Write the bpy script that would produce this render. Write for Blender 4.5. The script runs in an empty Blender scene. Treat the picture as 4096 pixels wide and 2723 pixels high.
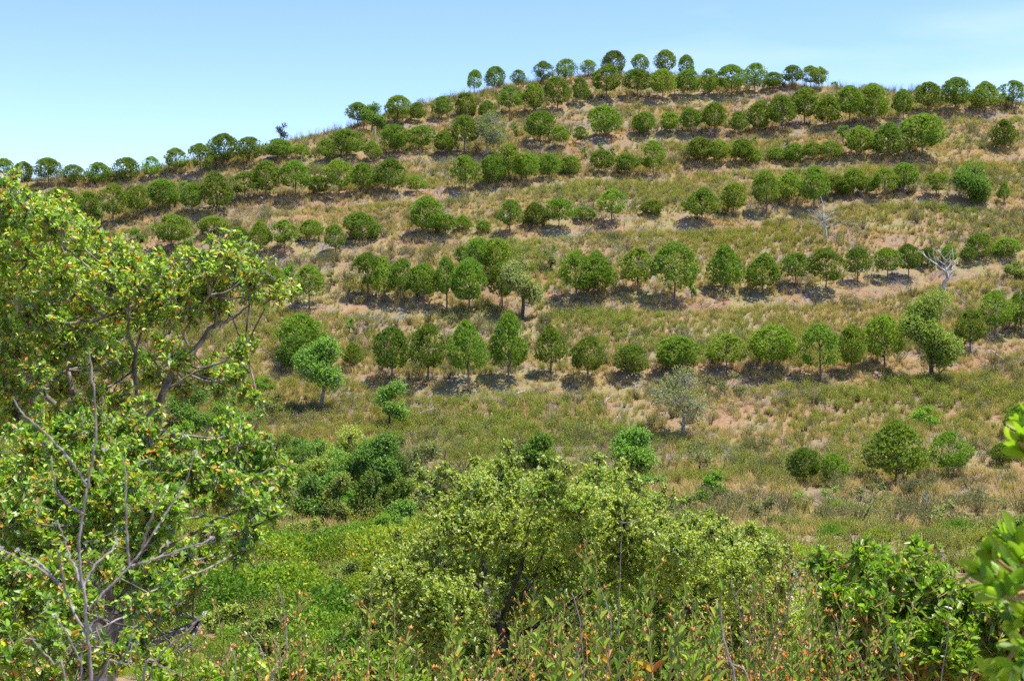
import bpy, math, random
import numpy as np
from mathutils import Vector, Matrix

# ------------------------------------------------------------------ camera, sky, sun, exposure
S = bpy.context.scene
COL = S.collection
LENS, SENSOR = 50.0, 36.0
F = 4096.0 * LENS / SENSOR            # focal length in photograph pixels
CU, CV = 2048.0, 1361.5
cam_d = bpy.data.cameras.new("camera"); cam = bpy.data.objects.new("camera", cam_d); COL.objects.link(cam)
cam_d.lens = LENS; cam_d.sensor_width = SENSOR; cam_d.sensor_fit = 'HORIZONTAL'
cam_d.clip_start = 0.1; cam_d.clip_end = 5000
cam_d.dof.use_dof = True; cam_d.dof.focus_distance = 70.0; cam_d.dof.aperture_fstop = 13.0
cam.location = (0, 0, 0); cam.rotation_euler = (math.radians(90), 0, 0)
S.camera = cam

SUN_EL, SUN_AZ = 70.0, 94.0           # azimuth from +Y towards +X
world = bpy.data.worlds.new("World"); S.world = world; world.use_nodes = True
wt = world.node_tree; wt.nodes.clear()
wo = wt.nodes.new('ShaderNodeOutputWorld'); bg = wt.nodes.new('ShaderNodeBackground')
sky = wt.nodes.new('ShaderNodeTexSky'); sky.sky_type = 'NISHITA'; sky.sun_disc = False
sky.sun_elevation = math.radians(SUN_EL); sky.sun_rotation = math.radians(SUN_AZ)
sky.air_density = 1.0; sky.dust_density = 0.15; sky.ozone_density = 2.0; sky.altitude = 150
hs = wt.nodes.new('ShaderNodeHueSaturation'); hs.inputs['Saturation'].default_value = 1.22; hs.inputs['Hue'].default_value = 0.521
wt.links.new(sky.outputs[0], hs.inputs['Color'])
wtc = wt.nodes.new('ShaderNodeTexCoord'); wmp = wt.nodes.new('ShaderNodeMapping'); wmp.inputs['Scale'].default_value = (1.6, 1.6, 9.0); wmp.inputs['Location'].default_value = (.35, 0, .2)
wno = wt.nodes.new('ShaderNodeTexNoise'); wno.inputs['Scale'].default_value = 1.6; wno.inputs['Detail'].default_value = 5
wrp = wt.nodes.new('ShaderNodeValToRGB'); wrp.color_ramp.elements[0].position = .56; wrp.color_ramp.elements[1].position = .85; wrp.color_ramp.elements[1].color = (.45, .45, .45, 1)
wmx = wt.nodes.new('ShaderNodeMix'); wmx.data_type = 'RGBA'; wmx.inputs[7].default_value = (4.2, 4.6, 5.2, 1)
wt.links.new(wtc.outputs['Generated'], wmp.inputs[0]); wt.links.new(wmp.outputs[0], wno.inputs['Vector']); wt.links.new(wno.outputs[0], wrp.inputs[0])
wt.links.new(wrp.outputs[0], wmx.inputs[0]); wt.links.new(hs.outputs[0], wmx.inputs[6]); wt.links.new(wmx.outputs[2], bg.inputs[0]); wt.links.new(bg.outputs[0], wo.inputs[0])
bg.inputs[1].default_value = 0.135
sun_d = bpy.data.lights.new("sun", 'SUN'); sun = bpy.data.objects.new("sun", sun_d); COL.objects.link(sun)
sun_d.energy = 4.2; sun_d.angle = math.radians(0.5); sun_d.color = (1.0, 0.95, 0.86)
sdir = Vector((math.cos(math.radians(SUN_EL)) * math.sin(math.radians(SUN_AZ)),
               math.cos(math.radians(SUN_EL)) * math.cos(math.radians(SUN_AZ)), math.sin(math.radians(SUN_EL))))
sun.rotation_euler = sdir.to_track_quat('Z', 'Y').to_euler(); sun.location = (60, 60, 160)
S.view_settings.view_transform = 'Standard'; S.view_settings.look = 'None'
S.view_settings.gamma = 1.0; S.view_settings.use_curve_mapping = False
S.view_settings.exposure = 1.05
S.cycles.max_bounces = 8; S.cycles.diffuse_bounces = 4; S.cycles.glossy_bounces = 2
S.cycles.transmission_bounces = 4; S.cycles.transparent_max_bounces = 4
S.cycles.use_denoising = False
S.cycles.sample_clamp_indirect = 4.0

rng = np.random.default_rng(7); random.seed(7)

# ------------------------------------------------------------------ helpers
def norm(a):
    a = np.asarray(a, float)
    return a / np.maximum(np.linalg.norm(a, axis=-1, keepdims=True), 1e-9)

def rand_dirs(n, r=rng):
    return norm(r.normal(size=(n, 3)))

def hash01(ix, iy, seed):
    h = (ix.astype(np.int64) * 374761393 + iy.astype(np.int64) * 668265263 + seed * 1442695041) & 0x7fffffff
    h = ((h ^ (h >> 13)) * 1274126177) & 0x7fffffff
    return ((h ^ (h >> 16)) & 0xffff) / 65535.0

def vnoise(x, y, scale, seed=0):
    x = np.asarray(x, float) / scale; y = np.asarray(y, float) / scale
    ix, iy = np.floor(x), np.floor(y); fx, fy = x - ix, y - iy
    fx = fx * fx * (3 - 2 * fx); fy = fy * fy * (3 - 2 * fy)
    a = hash01(ix, iy, seed); b = hash01(ix + 1, iy, seed); c = hash01(ix, iy + 1, seed); d = hash01(ix + 1, iy + 1, seed)
    return (a * (1 - fx) + b * fx) * (1 - fy) + (c * (1 - fx) + d * fx) * fy

# terrain profile: distance -> height, seen from the eye at the origin
_Y = np.array([-60, 0, 3, 5, 10, 17, 25, 35, 50, 65, 80, 95, 105, 115, 125, 135, 150, 165, 175, 195, 215, 230, 245, 300], float)
_V = {65: 2114, 80: 2010, 95: 1885, 105: 1715, 115: 1530, 125: 1365, 135: 1200, 150: 975, 165: 800, 175: 700, 195: 500, 215: 350, 230: 250, 245: 160, 300: -100}
_Zn = {-60: 4.0, 0: -1.6, 3: -1.8, 5: -2.05, 10: -2.95, 17: -4.35, 25: -5.5, 35: -6.6, 50: -8.0}
_Z = np.array([_Zn[y] if y in _Zn else (CV - _V[y]) / F * y for y in _Y])
_yt = np.linspace(-60, 300, 1441); _zt = np.interp(_yt, _Y, _Z)
_k = np.hanning(25); _k /= _k.sum()
_zs = np.convolve(np.pad(_zt, 12, mode='edge'), _k, mode='valid'); _w = np.clip((_yt - 4) / 10, 0, 1); _zt = _zt * (1 - _w) + _zs * _w
_su = np.array([-800, 0, 400, 700, 1000, 1100, 1350, 1600, 1850, 2000, 2250, 2500, 2750, 3000, 3300, 3700, 4096, 4700], float)
_sv = np.array([735, 722, 692, 655, 605, 580, 505, 425, 358, 318, 292, 280, 283, 325, 350, 368, 410, 440], float)
_hv = np.array([2114, 1885, 1530, 1200, 975, 800, 700, 500, 350, 250, 160]); _hY = np.array([65, 95, 115, 135, 150, 165, 175, 195, 215, 230, 245], float)

def crest_Y(s):
    v = np.interp(s * F + CU, _su, _sv)
    return np.interp(-v, -_hv, _hY)

def H(x, y, bumps=True):
    x = np.asarray(x, float); y = np.asarray(y, float)
    s = x / np.maximum(y, 25.0)
    yc = crest_Y(s)
    g = np.interp(y, _yt, _zt)
    zc = np.interp(yc, _yt, _zt)
    over = zc - 0.42 * (y - yc)
    k = 3.0
    h = np.clip(0.5 + 0.5 * (over - g) / k, 0, 1)
    z = over * (1 - h) + g * h - k * h * (1 - h)
    z = np.where(y > 60, z, g)
    z = np.maximum(z, -30)
    if bumps:
        amp = np.clip((y - 55) / 40, 0, 1)
        z = z + amp * (1.1 * (vnoise(x, y, 24, 6) - .5) + 0.55 * (vnoise(x, y, 9, 3) - .5) + 0.35 * (vnoise(x, y, 3.2, 4) - .5))
        if TERR:
            d = terrace_d(x, y); z = z + (.25 * sstep(.2, 1.2, d) * (1 - sstep(1.2, 3.5, d)) - .5 * (1 - sstep(-2.0, -1.0, d)) * sstep(-5.5, -2.0, d)) * np.clip((crest_Y(s) - y) / 4, 0, 1)
        z = z + (1 - amp) * 0.25 * (vnoise(x, y, 2.2, 5) - .5) * np.clip(y / 6, 0, 1)
    return z

TERR = []
def terrace_d(x, y):
    """signed distance (towards the hill) to the nearest planted row"""
    best = np.full(np.broadcast(x, y).shape, 99.0)
    for px, py in TERR:
        yr = np.interp(x, px, py, left=-999, right=-999); d = np.where(yr > 0, y - yr, 99.0)
        best = np.where(np.abs(d + .5) < np.abs(best + .5), d, best)
    return best

def sstep(a, b, x):
    t = np.clip((x - a) / (b - a), 0, 1); return t * t * (3 - 2 * t)

def at(u, v, Y):
    return np.array([(u - CU) / F * Y, Y, (CV - v) / F * Y])

def ground_at(u, v, y0=60.0):
    s = (u - CU) / F
    ys = np.arange(y0, 260, 0.25)
    zg = H(s * ys, ys, False)
    yc = float(crest_Y(np.array([s]))[0])
    hit = np.nonzero(zg >= (CV - v) / F * ys)[0]
    Y = float(ys[hit[0]]) if len(hit) else yc
    Y = min(Y, yc - 0.5)
    return np.array([s * Y, Y, float(H(np.array([s * Y]), np.array([Y]))[0])])

def mesh_np(name, verts, quads=None, tris=None, col=None, mats=(), mat_idx=None, smooth=False, extra=None):
    """one mesh from numpy arrays; col is per-vertex linear RGB"""
    me = bpy.data.meshes.new(name)
    nv = len(verts); nq = 0 if quads is None else len(quads); nt = 0 if tris is None else len(tris)
    me.vertices.add(nv); me.vertices.foreach_set('co', np.asarray(verts, np.float32).ravel())
    loops = []
    if nq: loops.append(np.asarray(quads, np.int32).ravel())
    if nt: loops.append(np.asarray(tris, np.int32).ravel())
    if loops:
        lv = np.concatenate(loops); me.loops.add(len(lv)); me.loops.foreach_set('vertex_index', lv)
        st = np.concatenate([np.arange(nq) * 4, nq * 4 + np.arange(nt) * 3]).astype(np.int32)
        me.polygons.add(nq + nt); me.polygons.foreach_set('loop_start', st)
        if mat_idx is not None: me.polygons.foreach_set('material_index', np.asarray(mat_idx, np.int32))
        if smooth: me.polygons.foreach_set('use_smooth', np.ones(nq + nt, bool))
    if col is not None:
        a = me.attributes.new('col', 'FLOAT_COLOR', 'POINT')
        c4 = np.ones((nv, 4), np.float32); c4[:, :3] = col; a.data.foreach_set('color', c4.ravel())
    for k, (ty, arr) in (extra or {}).items():
        a = me.attributes.new(k, ty, 'POINT')
        a.data.foreach_set({'FLOAT': 'value', 'INT': 'value', 'FLOAT_VECTOR': 'vector', 'FLOAT_COLOR': 'color'}[ty], np.asarray(arr).ravel())
    for m in mats: me.materials.append(m)
    me.update(calc_edges=True); me.validate()
    return me

def link(name, me, parent=None, loc=(0, 0, 0), kind=None):
    o = bpy.data.objects.new(name, me); COL.objects.link(o)
    o.location = loc
    if parent is not None: o.parent = parent
    if kind: o['kind'] = kind
    return o

def thing(name, label, cat, loc, group=None, rz=0.0):
    o = bpy.data.objects.new(name, None); COL.objects.link(o)
    o.location = loc; o.rotation_euler = (0, 0, rz); o.empty_display_size = 0.2
    o['label'] = label; o['category'] = cat
    if group: o['group'] = group
    return o

def tubes(paths, sides=5):
    """paths: list of (points Nx3, radii N). returns verts, quads"""
    V, Q = [], []; off = 0
    ang = np.linspace(0, 2 * math.pi, sides, endpoint=False)
    ca, sa = np.cos(ang), np.sin(ang)
    for P, R in paths:
        P = np.asarray(P, float); n = len(P)
        if n < 2: continue
        R = np.broadcast_to(np.asarray(R, float), (n,))
        T = np.gradient(P, axis=0); T = norm(T)
        ref = np.array([0, 0, 1.0]) if abs(T[:, 2]).mean() < 0.9 else np.array([1.0, 0, 0])
        A = norm(np.cross(T, ref)); B = np.cross(T, A)
        ring = P[:, None] + R[:, None, None] * (ca[None, :, None] * A[:, None] + sa[None, :, None] * B[:, None])
        V.append(ring.reshape(-1, 3))
        i = np.arange(n - 1)[:, None] * sides; j = np.arange(sides)[None]; j2 = (j + 1) % sides
        q = np.stack([i + j, i + j2, i + sides + j2, i + sides + j], -1).reshape(-1, 4) + off
        Q.append(q); off += n * sides
    return np.concatenate(V), np.concatenate(Q)

def curve_pts(pts, n):
    """Catmull-Rom resample of a polyline"""
    P = np.asarray(pts, float)
    if len(P) == 2:
        t = np.linspace(0, 1, n)[:, None]; return P[0] * (1 - t) + P[1] * t
    P = np.vstack([2 * P[0] - P[1], P, 2 * P[-1] - P[-2]]); m = len(P) - 3
    ts = np.linspace(0, m - 1e-6, n); i = ts.astype(int); f = (ts - i)[:, None]
    a, b, c, d = P[i], P[i + 1], P[i + 2], P[i + 3]
    return 0.5 * (2 * b + (c - a) * f + (2 * a - 5 * b + 4 * c - d) * f ** 2 + (3 * b - 3 * c + d - a) * f ** 3)

# leaf outlines: base, l1, l2, tip, r2, r1 across a midrib
def leaf_geo(P, A, N, L, W, fold=0.25, curl=0.12):
    """N leaves -> verts (n*6,3), quads (n*2,4); A along the leaf, N its face normal"""
    A = norm(A); N = norm(N - (N * A).sum(-1, keepdims=True) * A); B = np.cross(A, N)
    L = np.asarray(L)[:, None]; W = np.asarray(W)[:, None]
    tip = P + A * L - N * L * curl
    l1 = P + A * L * .30 + B * W * .46 + N * W * fold; l2 = P + A * L * .70 + B * W * .40 + N * W * fold * .8 - N * L * curl * .4
    r1 = P + A * L * .30 - B * W * .46 + N * W * fold; r2 = P + A * L * .70 - B * W * .40 + N * W * fold * .8 - N * L * curl * .4
    V = np.stack([P, l1, l2, tip, r2, r1], 1).reshape(-1, 3)
    b = np.arange(len(P))[:, None] * 6
    Q = np.concatenate([b + np.array([[0, 3, 2, 1]]), b + np.array([[0, 5, 4, 3]])], 1).reshape(-1, 4)
    return V, Q

UNIT_LEAF = {}
def unit_leaf(mat, ci, col, fold=0.25, curl=0.12):
    k = (mat.name, ci, round(fold, 2))
    if k not in UNIT_LEAF:
        V, Q = leaf_geo(np.zeros((1, 3)), np.array([[0, 1.0, 0]]), np.array([[0, 0, 1.0]]), np.array([1.0]), np.array([1.0]), fold, curl)
        UNIT_LEAF[k] = mesh_np('leaf', V, Q, col=np.tile(col, (len(V), 1)), mats=[mat])
    return UNIT_LEAF[k]

def round_leaf(mat, ci, col):
    k = (mat.name, 'round', ci)
    if k not in UNIT_LEAF:
        t = np.array([0, .08, .22, .4, .58, .74, .87, .96, 1.0]); w = np.array([.06, .22, .38, .48, .5, .44, .32, .16, .02])
        V = []
        for a, b in zip(t, w): V += [[-b, a, .16 * b - .10 * a * a], [0, a, -.10 * a * a - .02], [b, a, .16 * b - .10 * a * a]]
        Q = []
        for i in range(8): o = i * 3; Q += [[o, o + 1, o + 4, o + 3], [o + 1, o + 2, o + 5, o + 4]]
        UNIT_LEAF[k] = mesh_np('leaf', np.array(V, float), np.array(Q), col=np.tile(col, (27, 1)), mats=[mat], smooth=True)
    return UNIT_LEAF[k]

def pick(pal, n, r=rng):
    w = np.array([p[1] for p in pal], float); w /= w.sum()
    return r.choice(len(pal), n, p=w)

# ------------------------------------------------------------------ materials
def new_mat(name):
    m = bpy.data.materials.new(name); m.use_nodes = True
    nt = m.node_tree; nt.nodes.clear()
    return m, nt, nt.nodes.new, nt.links.new

def mat_foliage(name, trans=0.35, rough=0.5, spec=0.4, instanced=False, tboost=(1.15, 1.2, 0.6)):
    m, nt, N, L = new_mat(name)
    out = N('ShaderNodeOutputMaterial'); at_ = N('ShaderNodeAttribute'); at_.attribute_name = 'col'
    c = at_.outputs['Color']
    if instanced:
        ti = N('ShaderNodeAttribute'); ti.attribute_type = 'INSTANCER'; ti.attribute_name = 'tint'
        mx = N('ShaderNodeMix'); mx.data_type = 'RGBA'; mx.blend_type = 'MULTIPLY'; mx.inputs[0].default_value = 1
        L(c, mx.inputs[6]); L(ti.outputs['Color'], mx.inputs[7]); c = mx.outputs[2]
    else:
        oi = N('ShaderNodeObjectInfo'); mr = N('ShaderNodeMapRange'); mr.inputs[3].default_value = 0.74; mr.inputs[4].default_value = 1.24
        L(oi.outputs['Random'], mr.inputs[0])
        h = N('ShaderNodeHueSaturation'); L(c, h.inputs['Color']); L(mr.outputs[0], h.inputs['Value']); c = h.outputs[0]
        m2 = N('ShaderNodeMath'); m2.operation = 'MULTIPLY'; m2.inputs[1].default_value = 7.31; L(oi.outputs['Random'], m2.inputs[0])
        m3 = N('ShaderNodeMath'); m3.operation = 'FRACT'; L(m2.outputs[0], m3.inputs[0])
        m4 = N('ShaderNodeMapRange'); m4.inputs[3].default_value = 0.488; m4.inputs[4].default_value = 0.514; L(m3.outputs[0], m4.inputs[0]); L(m4.outputs[0], h.inputs['Hue'])
    p = N('ShaderNodeBsdfPrincipled'); p.inputs['Roughness'].default_value = rough; p.inputs['Specular IOR Level'].default_value = spec
    L(c, p.inputs['Base Color'])
    tr = N('ShaderNodeBsdfTranslucent')
    tm = N('ShaderNodeMix'); tm.data_type = 'RGBA'; tm.blend_type = 'MULTIPLY'; tm.inputs[0].default_value = 1
    tm.inputs[7].default_value = (*tboost, 1); L(c, tm.inputs[6]); L(tm.outputs[2], tr.inputs['Color'])
    ms = N('ShaderNodeMixShader'); ms.inputs[0].default_value = trans
    L(p.outputs[0], ms.inputs[1]); L(tr.outputs[0], ms.inputs[2]); L(ms.outputs[0], out.inputs[0])
    return m

def mat_bark(name, c1, c2, scale=9.0, rough=0.9):
    m, nt, N, L = new_mat(name)
    out = N('ShaderNodeOutputMaterial'); p = N('ShaderNodeBsdfPrincipled'); p.inputs['Roughness'].default_value = rough
    p.inputs['Specular IOR Level'].default_value = 0.2
    tc = N('ShaderNodeTexCoord'); no = N('ShaderNodeTexNoise'); no.inputs['Scale'].default_value = scale; no.inputs['Detail'].default_value = 6
    mp = N('ShaderNodeMapping'); mp.inputs['Scale'].default_value = (1, 1, 0.45)
    L(tc.outputs['Object'], mp.inputs[0]); L(mp.outputs[0], no.inputs['Vector'])
    r = N('ShaderNodeValToRGB'); r.color_ramp.elements[0].position = .36; r.color_ramp.elements[1].position = .64
    r.color_ramp.elements[0].color = (*c1, 1); r.color_ramp.elements[1].color = (*c2, 1)
    L(no.outputs[0], r.inputs[0]); L(r.outputs[0], p.inputs['Base Color'])
    b = N('ShaderNodeBump'); b.inputs['Strength'].default_value = 0.6; b.inputs['Distance'].default_value = 0.02
    L(no.outputs[0], b.inputs['Height']); L(b.outputs[0], p.inputs['Normal']); L(p.outputs[0], out.inputs[0])
    return m

def mat_ground():
    m, nt, N, L = new_mat('dry_hillside_soil')
    out = N('ShaderNodeOutputMaterial'); p = N('ShaderNodeBsdfPrincipled'); p.inputs['Roughness'].default_value = 0.95
    p.inputs['Specular IOR Level'].default_value = 0.1
    g = N('ShaderNodeNewGeometry')
    def noise(sc, det=5, rough=.6):
        n = N('ShaderNodeTexNoise'); n.inputs['Scale'].default_value = sc; n.inputs['Detail'].default_value = det; n.inputs['Roughness'].default_value = rough
        L(g.outputs['Position'], n.inputs['Vector']); return n.outputs[0]
    def ramp(src, stops):
        r = N('ShaderNodeValToRGB'); e = r.color_ramp.elements
        while len(e) > 1: e.remove(e[0])
        e[0].position, e[0].color = stops[0][0], (*stops[0][1], 1)
        for pos, c in stops[1:]:
            q = e.new(pos); q.color = (*c, 1)
        L(src, r.inputs[0]); return r.outputs[0]
    def mix(f, a, b, bt='MIX'):
        x = N('ShaderNodeMix'); x.data_type = 'RGBA'; x.blend_type = bt
        if isinstance(f, float): x.inputs[0].default_value = f
        else: L(f, x.inputs[0])
        L(a, x.inputs[6]); L(b, x.inputs[7]); return x.outputs[2]
    soil = ramp(noise(0.5), [(.3, (.25, .155, .09)), (.55, (.32, .20, .11)), (.75, (.37, .25, .15))])
    straw = ramp(noise(2.1), [(.3, (.235, .20, .085)), (.6, (.295, .25, .115)), (.8, (.26, .22, .14))])
    grey = ramp(noise(5.0), [(.35, (.16, .14, .12)), (.7, (.29, .26, .225))])
    f1 = ramp(noise(0.16, 6, .65), [(.44, (0, 0, 0)), (.58, (1, 1, 1))])
    f2 = ramp(noise(0.33, 7, .7), [(.52, (0, 0, 0)), (.64, (1, 1, 1))])
    c = mix(f1, soil, straw); c = mix(f2, c, grey)
    vo = N('ShaderNodeTexVoronoi'); vo.inputs['Scale'].default_value = 5.5; L(g.outputs['Position'], vo.inputs['Vector'])
    peb = ramp(vo.outputs['Distance'], [(.0, (1.25, 1.2, 1.15)), (.25, (1, 1, 1)), (.6, (.72, .7, .68))])
    c = mix(0.8, c, peb, 'MULTIPLY')
    L(c, p.inputs['Base Color'])
    b = N('ShaderNodeBump'); b.inputs['Strength'].default_value = 0.7; b.inputs['Distance'].default_value = 0.15
    L(noise(3.5, 6, .7), b.inputs['Height']); L(b.outputs[0], p.inputs['Normal']); L(p.outputs[0], out.inputs[0])
    return m

M_GROUND = mat_ground()
M_PINE = mat_foliage('pine_needles', trans=0.36, rough=0.55, spec=0.35)
M_OAK = mat_foliage('oak_leaves', trans=0.5, rough=0.42, spec=0.42)
M_HILLOAK = mat_foliage('hill_oak_leaves', trans=0.45, rough=0.5, spec=0.35)
M_SHRUB = mat_foliage('glossy_shrub_leaves', trans=0.5, rough=0.33, spec=0.5)
M_SCRUB = mat_foliage('dry_scrub_leaves', trans=0.45, rough=0.7, spec=0.2, instanced=True, tboost=(1.1, 1.1, .7))
M_STICK = mat_foliage('dry_grey_twigs', trans=0.05, rough=0.85, spec=0.15, instanced=True, tboost=(1, 1, 1))
M_CAPS = mat_foliage('seed_capsules', trans=0.2, rough=0.6, spec=0.3, tboost=(1.1, .9, .6))
M_BARK = mat_bark('grey_oak_bark', (.07, .06, .05), (.33, .29, .25), 14)
M_PBARK = mat_bark('pine_bark', (.07, .055, .045), (.20, .165, .14), 7)
M_PALEBARK = mat_bark('pale_lichened_bark', (.20, .19, .165), (.42, .40, .35), 10)
M_DEADW = mat_bark('white_dead_wood', (.24, .225, .19), (.56, .54, .48), 5)
M_DARKBARK = mat_bark('dark_cork_bark', (.03, .026, .022), (.12, .10, .085), 10)
M_DEAD = mat_bark('bleached_dead_wood', (.22, .205, .18), (.44, .42, .37), 8)
M_STEM = mat_bark('dead_stem_grey_brown', (.20, .16, .145), (.36, .31, .29), 40)
M_TWIG = mat_bark('reddish_young_stem', (.24, .14, .06), (.42, .28, .12), 40)
M_FLUFF = mat_bark('pale_seed_head', (.50, .46, .47), (.75, .71, .72), 60)

# ------------------------------------------------------------------ planted rows, read off the photograph
ZOOM = {1: (0, 400), 2: (1000, 200), 3: (2000, 150), 4: (3000, 200), 5: (1000, 850), 6: (2000, 800), 7: (3072, 800), 8: (3072, 1400)}
K_ = 1024 / 2359
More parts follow.
